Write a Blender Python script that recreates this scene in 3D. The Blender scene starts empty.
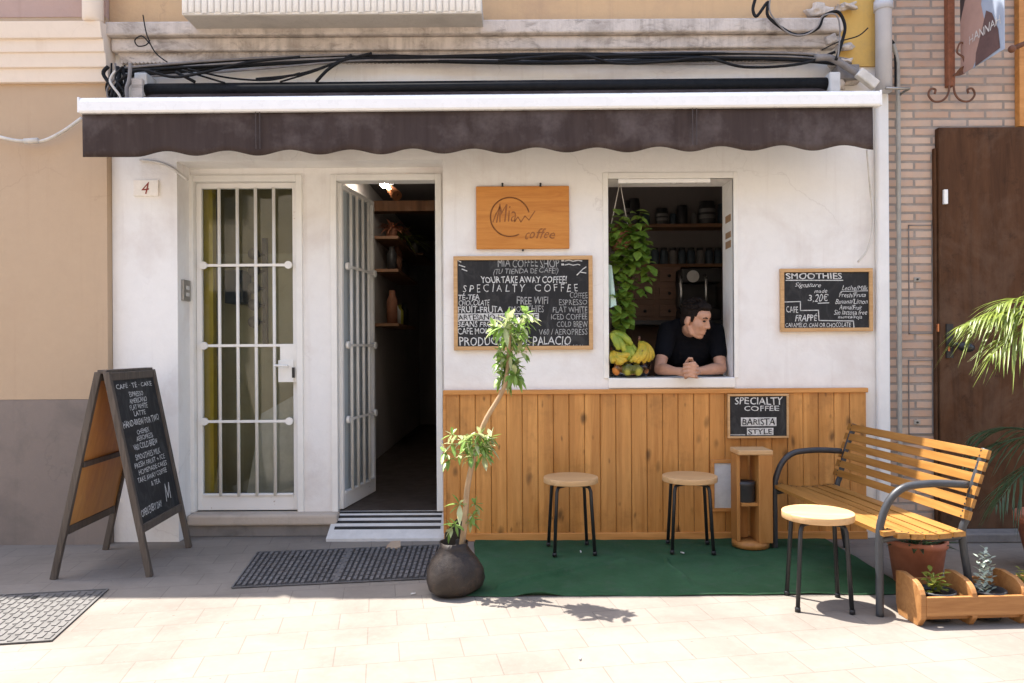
import bpy, math, random
from mathutils import Vector, Matrix, noise
random.seed(7)
scene = bpy.context.scene
COL = scene.collection
PI = math.pi

# ------------------------------------------------------------------ camera model
CAMH, CAMD, F, TH, HOR = 1.24, 4.9, 750.0, 0.006, 350.0
def uv_level(px, py):
    u, v = px - 512.0, 341.5 - py
    return u*math.cos(TH) + v*math.sin(TH), -u*math.sin(TH) + v*math.cos(TH) + (HOR - 341.5)
def W(px, py, y):                       # a facade measurement -> world X, Z on the plane at depth y
    u, v = uv_level(px, py); Z = CAMD + y
    return u*Z/F, CAMH + v*Z/F
def WX(px, y, py=350): return W(px, py, y)[0]
def WZ(px, py, y): return W(px, py, y)[1]
def G(px, py):                          # a measurement on the pavement -> world X, Y
    u, v = uv_level(px, py); Z = F*CAMH/(-v)
    return u*Z/F, Z - CAMD

# ------------------------------------------------------------------ mesh builder
class MB:
    def __init__(s): s.v=[]; s.f=[]; s.m=[]; s.s=[]
    def add(s, verts, faces, mi=0, smooth=False):
        o=len(s.v); s.v += [Vector(p) for p in verts]
        for f in faces: s.f.append([i+o for i in f]); s.m.append(mi); s.s.append(smooth)
        return s
    def box(s, x0,x1,y0,y1,z0,z1, mi=0):
        if x0>x1: x0,x1=x1,x0
        if y0>y1: y0,y1=y1,y0
        if z0>z1: z0,z1=z1,z0
        p=[(x0,y0,z0),(x1,y0,z0),(x1,y1,z0),(x0,y1,z0),(x0,y0,z1),(x1,y0,z1),(x1,y1,z1),(x0,y1,z1)]
        return s.add(p,[(0,3,2,1),(4,5,6,7),(0,1,5,4),(1,2,6,5),(2,3,7,6),(3,0,4,7)],mi)
    def obox(s, c, a, b, d, mi=0):       # centre, three half-axis vectors
        c,a,b,d=Vector(c),Vector(a),Vector(b),Vector(d)
        p=[c-a-b-d,c+a-b-d,c+a+b-d,c-a+b-d,c-a-b+d,c+a-b+d,c+a+b+d,c-a+b+d]
        fs=[(0,3,2,1),(4,5,6,7),(0,1,5,4),(1,2,6,5),(2,3,7,6),(3,0,4,7)]
        if a.cross(b).dot(d)<0: fs=[f[::-1] for f in fs]
        return s.add(p,fs,mi)
    def bar(s, p, q, w, t, up=(0,0,1), mi=0):   # rectangular bar from p to q
        p,q=Vector(p),Vector(q); d=(q-p); n=d.normalized(); u=Vector(up); a=n.cross(u)
        if a.length<1e-4: a=n.cross(Vector((0,1,0)))
        a.normalize(); b=a.cross(n)
        return s.obox((p+q)/2, d/2, a*w/2, b*t/2, mi)
    def tube(s, pts, r, n=8, mi=0, caps=True, flat=1.0):
        pts=[Vector(p) for p in pts]; k=len(pts)
        rs=r if isinstance(r,(list,tuple)) else [r]*k
        t=[(pts[min(i+1,k-1)]-pts[max(i-1,0)]).normalized() for i in range(k)]
        a=t[0].orthogonal().normalized(); vs=[]
        for i in range(k):
            a=(a-t[i]*a.dot(t[i])); a=a.normalized() if a.length>1e-6 else t[i].orthogonal().normalized()
            b=t[i].cross(a)
            for j in range(n):
                an=2*PI*j/n; vs.append(pts[i]+(a*math.cos(an)+b*math.sin(an)*flat)*rs[i])
        fs=[]
        for i in range(k-1):
            for j in range(n):
                j2=(j+1)%n; fs.append((i*n+j,i*n+j2,(i+1)*n+j2,(i+1)*n+j))
        s.add(vs,fs,mi,True)
        if caps:
            o=len(s.v)-len(vs)
            s.f.append([o+j for j in range(n)][::-1]); s.m.append(mi); s.s.append(False)
            s.f.append([o+(k-1)*n+j for j in range(n)]); s.m.append(mi); s.s.append(False)
        return s
    def lathe(s, prof, c=(0,0,0), n=24, mi=0, wob=None, cap0=True, cap1=False):
        c=Vector(c); vs=[]; k=len(prof)
        for i,(r,z) in enumerate(prof):
            for j in range(n):
                a=2*PI*j/n; rr=r*(wob(a,z) if wob else 1); vs.append(c+Vector((rr*math.cos(a),rr*math.sin(a),z)))
        fs=[]
        for i in range(k-1):
            for j in range(n):
                j2=(j+1)%n; fs.append((i*n+j,i*n+j2,(i+1)*n+j2,(i+1)*n+j))
        o=len(s.v); s.add(vs,fs,mi,True)
        if cap0: s.f.append([o+j for j in range(n)][::-1]); s.m.append(mi); s.s.append(False)
        if cap1: s.f.append([o+(k-1)*n+j for j in range(n)]); s.m.append(mi); s.s.append(False)
        return s
    def prism(s, poly, org, a, b, depth, mi=0):   # poly in (a,b) coordinates, extruded by vector depth
        org,a,b,d=Vector(org),Vector(a),Vector(b),Vector(depth); n=len(poly)
        p0=[org+a*x+b*y for x,y in poly]; vs=p0+[p+d for p in p0]
        area=sum(poly[i][0]*poly[(i+1)%n][1]-poly[(i+1)%n][0]*poly[i][1] for i in range(n))
        fl=(area>0)==(a.cross(b).dot(d)>0)
        fs=[list(range(n))[::-1],list(range(n,2*n))]+[(i,(i+1)%n,n+(i+1)%n,n+i) for i in range(n)]
        if not fl: fs=[list(f)[::-1] for f in fs]
        return s.add(vs,fs,mi)
    def ell(s, c, ax, ay, az, nu=16, nv=10, mi=0):
        c=Vector(c); ax,ay,az=Vector(ax),Vector(ay),Vector(az); vs=[c-az]
        for i in range(1,nv):
            ph=-PI/2+PI*i/nv
            for j in range(nu):
                th=2*PI*j/nu; vs.append(c+ax*math.cos(ph)*math.cos(th)+ay*math.cos(ph)*math.sin(th)+az*math.sin(ph))
        vs.append(c+az); fs=[]; L=len(vs)-1
        for j in range(nu): fs.append((0,1+(j+1)%nu,1+j)); fs.append((L,L-nu+j,L-nu+(j+1)%nu))
        for i in range(nv-2):
            for j in range(nu):
                a=1+i*nu+j; b=1+i*nu+(j+1)%nu; fs.append((a,b,b+nu,a+nu))
        return s.add(vs,fs,mi,True)
    def sph(s,c,r,mi=0,nu=14,nv=9): return s.ell(c,(r,0,0),(0,r,0),(0,0,r),nu,nv,mi)
    def chain(s, pts, rs, n=14, mi=0):            # rounded limb: tube with ball joints (to be remeshed)
        s.tube(pts,rs,n,mi)
        for p,r in zip(pts,rs): s.sph(p,r*0.995,mi)
        return s
    def leaf(s, base, d, up, L, w, droop=0.3, mi=0, seg=3, fold=0.15):
        base=Vector(base); d=Vector(d).normalized(); up=Vector(up)
        sd=d.cross(up)
        if sd.length<1e-3: sd=d.orthogonal()
        sd.normalize(); nr=sd.cross(d).normalized(); vs=[]; prof=[0.12,0.9,0.8,0.0] if seg==3 else [0.1,0.7,1.0,0.7,0.0]
        for i in range(seg+1):
            t=i/seg; p=base+d*(L*t)-Vector((0,0,1))*(droop*L*t*t); h=prof[i]*w/2
            vs+=[p-sd*h+nr*fold*h, p-nr*fold*h*0.5, p+sd*h+nr*fold*h]
        fs=[]
        for i in range(seg):
            a=i*3; fs+=[(a,a+1,a+4,a+3),(a+1,a+2,a+5,a+4)]
        return s.add(vs,fs,mi,True)
    def build(s, name, mats, parent=None, local=False, bev=0, seg=2, remesh=0, smooth_it=0):
        me=bpy.data.meshes.new(name)
        if parent is not None: off=Vector() if local else wloc(parent)
        elif local: off=Vector()
        else:
            xs=[p.x for p in s.v]; ys=[p.y for p in s.v]; zs=[p.z for p in s.v]
            off=Vector(((min(xs)+max(xs))/2,(min(ys)+max(ys))/2,min(zs)))
        me.from_pydata([p-off for p in s.v],[],s.f)
        for m in (mats if isinstance(mats,(list,tuple)) else [mats]): me.materials.append(m)
        me.polygons.foreach_set('material_index',s.m); me.polygons.foreach_set('use_smooth',s.s); me.update()
        o=bpy.data.objects.new(name,me); COL.objects.link(o)
        if parent is not None: o.parent=parent
        else: o.location=off
        if remesh:
            r=o.modifiers.new('r','REMESH'); r.mode='VOXEL'; r.voxel_size=remesh; r.use_smooth_shade=True
            if smooth_it:
                q=o.modifiers.new('s','SMOOTH'); q.iterations=smooth_it; q.factor=0.5
        if bev:
            b=o.modifiers.new('b','BEVEL'); b.width=bev; b.segments=seg; b.limit_method='ANGLE'; b.angle_limit=math.radians(40)
        return o
def wloc(o):
    v=Vector(o.location)
    while o.parent: o=o.parent; v+=o.location
    return v
def tag(o,label=None,cat=None,group=None,kind=None):
    if label: o['label']=label
    if cat: o['category']=cat
    if group: o['group']=group
    if kind: o['kind']=kind
    return o
def thing(name,label,cat,loc=(0,0,0),group=None,rz=0):
    o=bpy.data.objects.new(name,None); o.empty_display_size=.1; COL.objects.link(o); o.location=loc; o.rotation_euler=(0,0,rz)
    return tag(o,label,cat,group)
def copy_tree(o,parent=None):
    c=o.copy(); COL.objects.link(c); c.parent=parent
    for ch in list(o.children): copy_tree(ch,c)
    return c
def arc(c,r,a0,a1,n,f):    # points of an arc in a plane given by f(a,b)->3d
    return [f(c[0]+r*math.cos(a0+(a1-a0)*i/n), c[1]+r*math.sin(a0+(a1-a0)*i/n)) for i in range(n+1)]
def spline(pts,n=6):
    P=[Vector(p) for p in pts]; out=[]
    for i in range(len(P)-1):
        p0=P[max(i-1,0)];p1=P[i];p2=P[i+1];p3=P[min(i+2,len(P)-1)]
        for k in range(n):
            t=k/n; out.append(0.5*((2*p1)+(p2-p0)*t+(2*p0-5*p1+4*p2-p3)*t*t+(3*p1-p0-3*p2+p3)*t**3))
    return out+[P[-1]]

# ------------------------------------------------------------------ materials
def s2l(c):
    return tuple((x/12.92 if x<=.04045 else ((x+.055)/1.055)**2.4) for x in c)
class NT:
    def __init__(s,name):
        s.mat=bpy.data.materials.new(name); s.mat.use_nodes=True; s.n=s.mat.node_tree.nodes; s.l=s.mat.node_tree.links
        s.b=s.n['Principled BSDF']
    def node(s,t,**k):
        n=s.n.new(t)
        for a,v in k.items(): setattr(n,a,v)
        return n
    def link(s,a,b): s.l.new(a,b)
    def coord(s,scale=(1,1,1),rot=(0,0,0),out='Object'):
        tc=s.node('ShaderNodeTexCoord'); mp=s.node('ShaderNodeMapping'); mp.inputs['Scale'].default_value=scale; mp.inputs['Rotation'].default_value=rot
        s.link(tc.outputs[out],mp.inputs['Vector']); return mp.outputs['Vector']
    def noise(s,vec,scale,detail=4,rough=.6,dist=0):
        n=s.node('ShaderNodeTexNoise'); n.inputs['Scale'].default_value=scale; n.inputs['Detail'].default_value=detail
        n.inputs['Roughness'].default_value=rough; n.inputs['Distortion'].default_value=dist; s.link(vec,n.inputs['Vector']); return n.outputs['Fac']
    def ramp(s,fac,stops,interp='LINEAR'):
        r=s.node('ShaderNodeValToRGB'); e=r.color_ramp; e.interpolation=interp
        while len(e.elements)<len(stops): e.elements.new(.5)
        for el,(p,c) in zip(e.elements,stops): el.position=p; el.color=(c if len(c)==4 else (*c,1)) if isinstance(c,(tuple,list)) else (c,c,c,1)
        s.link(fac,r.inputs['Fac']); return r.outputs['Color']
    def mix(s,a,b,fac,mode='MIX'):
        m=s.node('ShaderNodeMix',data_type='RGBA',blend_type=mode)
        for val,idx in ((fac,0),(a,6),(b,7)):
            if hasattr(val,'is_linked'): s.link(val,m.inputs[idx])
            elif idx==0: m.inputs[0].default_value=val
            else: m.inputs[idx].default_value=(*val,1) if len(val)==3 else val
        return m.outputs[2]
    def math(s,op,a,b=0):
        m=s.node('ShaderNodeMath',operation=op)
        for i,val in enumerate((a,b)):
            if hasattr(val,'is_linked'): s.link(val,m.inputs[i])
            else: m.inputs[i].default_value=val
        return m.outputs[0]
    def bump(s,h,strength=.3,dist=.01):
        b=s.node('ShaderNodeBump'); b.inputs['Strength'].default_value=strength; b.inputs['Distance'].default_value=dist
        s.link(h,b.inputs['Height']); s.link(b.outputs['Normal'],s.b.inputs['Normal'])
    def fin(s,col=None,rough=.6,metal=0,spec=.4):
        if col is not None:
            if hasattr(col,'is_linked'): s.link(col,s.b.inputs['Base Color'])
            else: s.b.inputs['Base Color'].default_value=(*col,1)
        if hasattr(rough,'is_linked'): s.link(rough,s.b.inputs['Roughness'])
        else: s.b.inputs['Roughness'].default_value=rough
        s.b.inputs['Metallic'].default_value=metal; s.b.inputs['Specular IOR Level'].default_value=spec
        return s.mat
def plain(name,c,rough=.6,var=.18,scale=6,bump=.15,bscale=60,metal=0,spec=.4,stretch=(1,1,1),dist=.004):
    t=NT(name); v=t.coord(stretch)
    n=t.noise(v,scale,5,.65); lo=tuple(x*(1-var) for x in c); hi=tuple(min(1,x*(1+var*.6)) for x in c)
    col=t.ramp(n,[(.3,lo),(.7,hi)])
    if bump: t.bump(t.noise(v,bscale,3,.6),bump,dist)
    rg=t.ramp(t.noise(v,scale*2.3,3),[(.3,max(.05,rough-.08)),(.7,min(1,rough+.08))])
    return t.fin(col,rg,metal,spec)
def plaster(name,c,stain,amt=.5,scale=1.6,streak=False,bump=.25):
    t=NT(name); v=t.coord(); big=t.noise(v,scale,6,.62,.3); fine=t.noise(v,14,5,.7)
    base=t.mix(tuple(x*.94 for x in c),tuple(min(1,x*1.04) for x in c),fine)
    f=t.math('MULTIPLY',t.ramp(big,[(.5,0.0),(.72,1.0)]),amt)
    col=t.mix(base,stain,f)
    if streak:
        sv=t.coord((9,9,.7)); st=t.ramp(t.noise(sv,2.2,6,.7),[(.46,0.0),(.64,1.0)])
        gv=t.ramp(t.noise(v,2.0,3),[(.35,0.0),(.6,1.0)])
        col=t.mix(col,tuple(x*.6 for x in stain),t.math('MULTIPLY',t.math('MULTIPLY',st,gv),.35)); bl=t.ramp(t.noise(t.coord((1,1,2.2)),5,8,.75,.6),[(.5,0.0),(.62,1.0)]); col=t.mix(col,tuple(x*.8 for x in stain),t.math('MULTIPLY',bl,.55))
        sp=t.ramp(t.noise(v,22,6,.8),[(.62,0.0),(.72,1.0)]); col=t.mix(col,tuple(x*.5 for x in stain),t.math('MULTIPLY',sp,.6))
    else:
        sp=t.ramp(t.noise(v,9,6,.75),[(.68,0.0),(.74,1.0)]); col=t.mix(col,stain,t.math('MULTIPLY',sp,amt*.8))
        nz=t.node('ShaderNodeTexNoise'); nz.inputs['Scale'].default_value=3.2; nz.inputs['Detail'].default_value=6; t.link(v,nz.inputs['Vector'])
        ad=t.node('ShaderNodeVectorMath',operation='MULTIPLY_ADD'); t.link(nz.outputs['Color'],ad.inputs[0]); ad.inputs[1].default_value=(.5,.5,.5); t.link(v,ad.inputs[2])
        vo=t.node('ShaderNodeTexVoronoi',feature='DISTANCE_TO_EDGE'); vo.inputs['Scale'].default_value=.95; t.link(ad.outputs[0],vo.inputs['Vector'])
        ck=t.ramp(vo.outputs['Distance'],[(.0015,1.0),(.0045,0.0)]); ckm=t.ramp(t.noise(v,1.1,3),[(.50,0.0),(.58,1.0)])
        col=t.mix(col,tuple(x*.55 for x in stain),t.math('MULTIPLY',t.math('MULTIPLY',ck,ckm),.22))
        dr=t.ramp(t.noise(t.coord((11,11,.5)),1.6,5,.6),[(.56,0.0),(.72,1.0)]); col=t.mix(col,tuple(x*.9 for x in stain),t.math('MULTIPLY',dr,.22))
    h=t.math('ADD',t.noise(v,5,4,.6),t.math('MULTIPLY',t.noise(v,55,3,.6),.35))
    t.bump(h,bump,.02); return t.fin(col,.85,0,.25)
def wood(name,a,b,axis='x',rough=.55,plank=0,pax=0,knots=False,grain=1.0,spec=.35,wear=0,gs=1.0):
    t=NT(name); st={'x':(.9,11,11),'y':(11,.9,11),'z':(11,11,.9)}[axis]
    v=t.coord(tuple(x*gs for x in st))
    if plank:
        tc=t.node('ShaderNodeTexCoord'); sx=t.node('ShaderNodeSeparateXYZ'); t.link(tc.outputs['Object'],sx.inputs[0])
        idx=t.math('FLOOR',t.math('DIVIDE',sx.outputs[pax],plank))
        wn=t.node('ShaderNodeTexWhiteNoise',noise_dimensions='1D'); t.link(idx,wn.inputs['W'])
        off=t.node('ShaderNodeVectorMath',operation='MULTIPLY_ADD'); t.link(wn.outputs['Color'],off.inputs[0]); off.inputs[1].default_value=(37,37,37); t.link(v,off.inputs[2]); v2=off.outputs[0]
    else: v2=v
    g=t.noise(v2,1.4*grain,8,.62,1.2); g2=t.noise(v2,7*grain,4,.7)
    col=t.ramp(t.math('ADD',t.math('MULTIPLY',g,.8),t.math('MULTIPLY',g2,.2)),[(.34,a),(.64,b)])
    if plank:
        col=t.mix(col,tuple(x*.72 for x in a),t.math('MULTIPLY',wn.outputs['Value'],.42))
    if knots:
        kc=t.coord({'z':(4.6,4.6,2.1),'x':(2.1,4.6,4.6),'y':(4.6,2.1,4.6)}[axis])
        ad=t.node('ShaderNodeVectorMath',operation='ADD'); t.link(kc,ad.inputs[0])
        nz=t.node('ShaderNodeTexNoise'); nz.inputs['Scale'].default_value=3; t.link(kc,nz.inputs['Vector'])
        sc=t.node('ShaderNodeVectorMath',operation='SCALE'); t.link(nz.outputs['Color'],sc.inputs[0]); sc.inputs['Scale'].default_value=.16; t.link(sc.outputs[0],ad.inputs[1])
        vo=t.node('ShaderNodeTexVoronoi'); vo.inputs['Scale'].default_value=1.9; t.link(ad.outputs[0],vo.inputs['Vector'])
        k=t.ramp(vo.outputs['Distance'],[(.07,1.0),(.22,0.0)]); col=t.mix(col,tuple(x*.22 for x in a),t.math('MULTIPLY',k,.85))
        v3=t.node('ShaderNodeTexVoronoi'); v3.inputs['Scale'].default_value=4.1; t.link(ad.outputs[0],v3.inputs['Vector'])
        k3=t.math('MULTIPLY',t.ramp(v3.outputs['Distance'],[(.05,1.0),(.2,0.0)]),t.ramp(t.noise(t.coord(),3.3,2),[(.5,0.0),(.56,1.0)])); col=t.mix(col,tuple(x*.3 for x in a),t.math('MULTIPLY',k3,.8))
    if wear:
        bv=t.coord((1,1,1)); w=t.ramp(t.noise(bv,4,6,.7),[(.52,0.0),(.7,1.0)]); col=t.mix(col,tuple(x*.45 for x in a),t.math('MULTIPLY',w,wear))
    t.bump(g2,.18,.004); rg=t.ramp(g,[(.2,rough-.1),(.8,rough+.12)]); return t.fin(col,rg,0,spec)

WHITE=(.82,.798,.762)
M={}
M['wall']=plaster('white_plaster',WHITE,(.62,.55,.50),.6,1.9)
M['paint']=plain('white_gloss_paint',(.80,.78,.73),.38,.06,9,.08,30)
M['paint_worn']=None
def worn_paint():
    t=NT('worn_white_paint'); v=t.coord(); n=t.noise(v,16,6,.75)
    col=t.mix((.80,.78,.74),(.30,.17,.09),t.ramp(n,[(.66,0.0),(.71,1.0)])); t.bump(t.noise(v,40),.1,.003); return t.fin(col,.42)
M['paint_worn']=worn_paint()
M['peach']=plaster('peach_plaster',(.51,.37,.245),(.45,.31,.20),.5,.9,bump=.18)
M['dado']=plaster('grey_cement',(.245,.20,.17),(.165,.14,.12),.8,2.6)
M['pink']=plaster('pinkish_plaster',(.48,.33,.27),(.38,.25,.2),.5)
M['cream']=plaster('cream_moulding',(.78,.66,.54),(.6,.45,.33),.4,1.2,bump=.1)
M['ochre']=plaster('ochre_plaster',(.58,.39,.22),(.42,.28,.18),.6,2.5)
M['yellow']=plaster('yellow_plaster',(.62,.40,.12),(.40,.28,.14),.7,5)
M['concrete']=plaster('stained_concrete',(.60,.53,.47),(.22,.18,.15),.75,3.0,streak=True,bump=.5)
M['soffit']=plaster('grey_render',(.5,.46,.41),(.32,.29,.26),.6,3,bump=.3)
M['stone']=plaster('stone_step',(.48,.41,.34),(.28,.23,.19),.6,4,bump=.3)
M['step']=plaster('dirty_cement_riser',(.22,.2,.185),(.12,.11,.1),.7,5)
M['clad']=wood('varnished_pine_boards',(.445,.178,.036),(.675,.322,.088),'z',.42,plank=.1016,pax=0,knots=True,wear=.42,spec=.45)
M['trim']=wood('varnished_trim',(.44,.175,.038),(.64,.30,.09),'x',.45)
M['signwood']=wood('orange_wood_board',(.47,.165,.025),(.62,.265,.052),'x',.4,grain=1.2)
M['frame']=wood('light_pine_frame',(.45,.25,.10),(.62,.38,.18),'x',.5,grain=2)
M['slat']=wood('teak_bench_slat',(.225,.096,.018),(.37,.185,.048),'x',.45,grain=1.2)
M['seat']=wood('pale_birch',(.48,.285,.125),(.62,.40,.205),'x',.45,grain=1.5)
M['stand']=wood('orange_pine',(.33,.135,.030),(.46,.215,.062),'z',.5,grain=1.2)
M['planter']=wood('planter_pine',(.27,.115,.034),(.42,.205,.072),'x',.55,grain=1.4)
M['ply']=wood('orange_plywood',(.46,.20,.045),(.58,.29,.08),'z',.5)
M['darkframe']=wood('weathered_dark_frame',(.055,.042,.033),(.125,.10,.08),'z',.6,grain=2)
def doormat_():
    t=NT('weathered_brown_door'); v=t.coord((7,7,.7)); o=t.coord(); g=t.noise(v,1.6,8,.65,1.0)
    c=t.ramp(g,[(.3,(.046,.020,.009)),(.7,(.105,.047,.021))]); d=t.ramp(t.noise(o,2.3,7,.72,.5),[(.45,0.0),(.68,1.0)])
    c=t.mix(c,(.135,.083,.054),t.math('MULTIPLY',d,.6)); c=t.mix(c,(.02,.01,.006),t.math('MULTIPLY',t.ramp(t.noise(o,6,6,.75),[(.56,0.0),(.7,1.0)]),.6))
    t.bump(t.noise(t.coord((30,30,3)),1.5,4),.25,.004); return t.fin(c,.72,0,.15)
M['door']=doormat_()
M['shelfwood']=wood('brown_shelf_wood',(.18,.085,.045),(.28,.145,.075),'x',.55)
M['cabinet']=wood('brown_cabinet_wood',(.13,.07,.045),(.19,.105,.07),'x',.5)
def boardmat():
    t=NT('smudged_chalkboard'); o=t.coord(); n=t.noise(t.coord((3,3,1.6)),3.2,6,.7,1.5)
    c=t.mix((.022,.022,.023),(.075,.075,.074),t.math('MULTIPLY',t.ramp(n,[(.48,0.0),(.75,1.0)]),.7)); return t.fin(c,.7,0,.25)
M['board']=boardmat()
M['chalk']=plain('white_chalk',(.62,.62,.60),.9,.35,60,0)
M['greychalk']=plain('grey_chalk',(.36,.36,.35),.9,.4,60,0)
M['engrave']=plain('burnt_engraving',(.29,.105,.028),.7,.3,30,0)
M['black']=plain('black_steel',(.018,.018,.02),.4,.2,20,.05)
M['steel']=plain('grey_painted_steel',(.045,.047,.052),.38,.2,14,.05)
M['iron']=plain('rusty_iron',(.16,.07,.04),.75,.45,25,.35,80)
M['rust']=plain('rust_red_iron',(.24,.085,.04),.7,.4,20,.3,80)
M['cable']=plain('black_cable',(.010,.010,.011),.6,.4,15,0,spec=.2)
M['greycable']=plain('grey_cable',(.22,.2,.19),.6,.3,15,0)
M['whitecable']=plain('white_cable',(.62,.58,.52),.6,.2,15,0)
M['pvc']=plain('grey_drain_pipe',(.50,.50,.53),.45,.1,5,.05)
M['pipewhite']=plain('white_painted_pipe',(.78,.77,.75),.5,.06,5,.1)
M['conduit']=plain('grey_conduit',(.35,.33,.29),.5,.2,8,.05)
M['bar']=plain('white_enamel_bar',(.86,.85,.83),.3,.03,8,0)
M['tile']=plain('glazed_tile',(.82,.77,.70),.25,.05,20,.03)
M['red']=plain('dark_red_glaze',(.25,.03,.02),.4,.1,10,0)
M['metal']=plain('brushed_metal',(.38,.36,.33),.4,.15,30,.05,metal=.7)
M['plastic']=plain('grey_plastic_box',(.60,.59,.57),.6,.15,12,.15)
M['terracotta']=plain('terracotta',(.40,.14,.075),.75,.25,9,.2)
M['soil']=plain('dark_soil',(.03,.022,.016),.95,.5,40,.6,50)
M['potplastic']=plain('black_pot_plastic',(.035,.035,.038),.45,.2,10,0)
M['bark']=plain('pale_bark',(.42,.28,.16),.8,.3,30,.4,60,stretch=(1,1,.4))
M['gratebase']=plain('cover_grooves',(.035,.033,.034),.8,.3,20,.2)
M['grating']=plain('cast_iron_cover',(.12,.115,.115),.65,.35,9,.4,50)
M['lid']=plain('pale_dusty_cover',(.125,.118,.112),.75,.25,12,.4,50)
M['hole']=plain('black_hole',(.004,.004,.004),.9,0,5,0)
M['card']=plain('brown_card',(.36,.27,.19),.8,.15,20,.1)
M['skin']=plain('skin',(.50,.27,.175),.5,.12,25,.08,120)
M['hair']=plain('dark_brown_hair',(.010,.006,.0045),.7,.3,60,.5,140,spec=.15)
M['shirt']=plain('black_cotton',(.006,.0065,.009),.95,.2,20,.3,90,spec=.1)
M['trousers']=plain('dark_trousers',(.02,.025,.04),.85,.2,20,.2)
M['eye']=plain('dark_eye',(.02,.013,.01),.2,0,5,0)
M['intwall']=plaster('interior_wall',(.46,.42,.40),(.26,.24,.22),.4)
M['intback']=plaster('interior_back_wall',(.19,.165,.155),(.145,.125,.118),.4)  # darker copy of the interior wall, dims the window view by colour
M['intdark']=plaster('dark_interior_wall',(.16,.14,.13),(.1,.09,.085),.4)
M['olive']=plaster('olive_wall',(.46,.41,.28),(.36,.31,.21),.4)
M['oliveupper']=plaster('olive_upper_wall',(.36,.31,.19),(.27,.23,.14),.4)  # upper lobby wall, a deeper olive than below
M['yellowpaint']=plain('yellow_paint',(.62,.46,.06),.5,.1)
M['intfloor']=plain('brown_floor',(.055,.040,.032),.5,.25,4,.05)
M['ceil']=plain('grey_ceiling',(.3,.29,.28),.8,.1,3,.05)
M['darkbox']=plain('dark_blue_box',(.03,.037,.055),.5,.2)
M['tin']=plain('dark_tin',(.035,.033,.034),.45,.3,10,0)
M['bluetin']=plain('slate_blue_tin',(.05,.07,.09),.5,.2,10,0)
M['papwhite']=plain('white_label',(.6,.58,.55),.7,.1,20,0)
M['band']=plain('dimmed_white_label',(.16,.15,.145),.7,.1,20,0)  # label white darkened in colour to suit the dim interior
M['mint']=plain('mint_fabric',(.50,.66,.60),.8,.1,10,.1)
M['copper']=plain('copper_lamp',(.55,.22,.10),.3,.15,10,0,metal=.8)
M['chrome']=plain('chrome',(.55,.55,.55),.2,.1,10,0,metal=.9)
M['orange']=plain('orange_peel',(.62,.22,.04),.5,.15,30,.2,90)
M['pear']=plain('green_pear',(.42,.40,.06),.5,.2,20,.1)
M['terraplant']=plain('red_brown_pot',(.22,.09,.05),.7,.2)
M['tag']=plain('brown_label_sticker',(.36,.22,.12),.7,.15)
M['hem']=plain('canopy_seam',(.085,.068,.066),.9,.1)
M['house']=plaster('sunny_cream_house',(.66,.55,.42),(.5,.4,.3),.4)
M['window_dark']=plain('dark_window_glass',(.03,.035,.04),.1,.1,3,0)

def cloth():
    t=NT('brown_canvas'); v=t.coord((6,6,.6)); n=t.noise(v,2.6,6,.7); n2=t.noise(t.coord(),3,5,.7)
    c=t.ramp(n,[(.3,(.042,.029,.026)),(.75,(.068,.049,.044))])
    c=t.mix(c,(.13,.105,.10),t.math('MULTIPLY',t.ramp(n2,[(.48,0.0),(.72,1.0)]),.75))
    t.bump(t.noise(t.coord(),3.5,3),.5,.02); return t.fin(c,.9,0,.2)
M['canvas']=cloth()
def leafmat(name,a,b,rough=.4,tr=.35):
    t=NT(name); v=t.coord(); n=t.noise(v,14,3); col=t.ramp(n,[(.3,a),(.7,b)]); t.fin(col,rough,0,.45)
    tl=t.node('ShaderNodeBsdfTranslucent'); t.link(t.mix(col,(1,1,.4),.0),tl.inputs['Color']); mx=t.node('ShaderNodeMixShader'); mx.inputs[0].default_value=tr
    t.link(t.b.outputs[0],mx.inputs[1]); t.link(tl.outputs[0],mx.inputs[2]); t.link(mx.outputs[0],t.n['Material Output'].inputs['Surface']); return t.mat
M['leaf']=leafmat('green_leaf',(.14,.26,.045),(.30,.45,.11))
M['leafpale']=leafmat('pale_leaf_edge',(.40,.46,.20),(.56,.58,.34))
M['pothos']=leafmat('pothos_leaf',(.06,.14,.015),(.24,.34,.05))
M['palm']=leafmat('palm_leaflet',(.13,.19,.025),(.27,.32,.055))
M['palmshade']=leafmat('shaded_palm_leaflet',(.03,.065,.03),(.06,.11,.045))  # darker copy of the palm green, shade on low fronds put into colour
M['succulent']=leafmat('silver_succulent',(.28,.34,.27),(.42,.47,.38),.6,.1)
M['yellowleaf']=leafmat('yellow_green_leaf',(.18,.22,.03),(.32,.34,.06))
def banana():
    t=NT('banana_skin'); v=t.coord(); c=t.ramp(t.noise(v,9,4,.7),[(.3,(.26,.27,.03)),(.5,(.52,.36,.03)),(.75,(.56,.38,.045))])
    c=t.mix(c,(.08,.045,.015),t.ramp(t.noise(v,50,4,.7),[(.6,0.0),(.68,1.0)])); return t.fin(c,.5)
M['banana']=banana()
def bananag():
    t=NT('green_banana_skin'); v=t.coord(); c=t.ramp(t.noise(v,12,3),[(.3,(.16,.24,.02)),(.7,(.42,.42,.05))]); return t.fin(c,.5)
M['greenbanana']=bananag()
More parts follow.
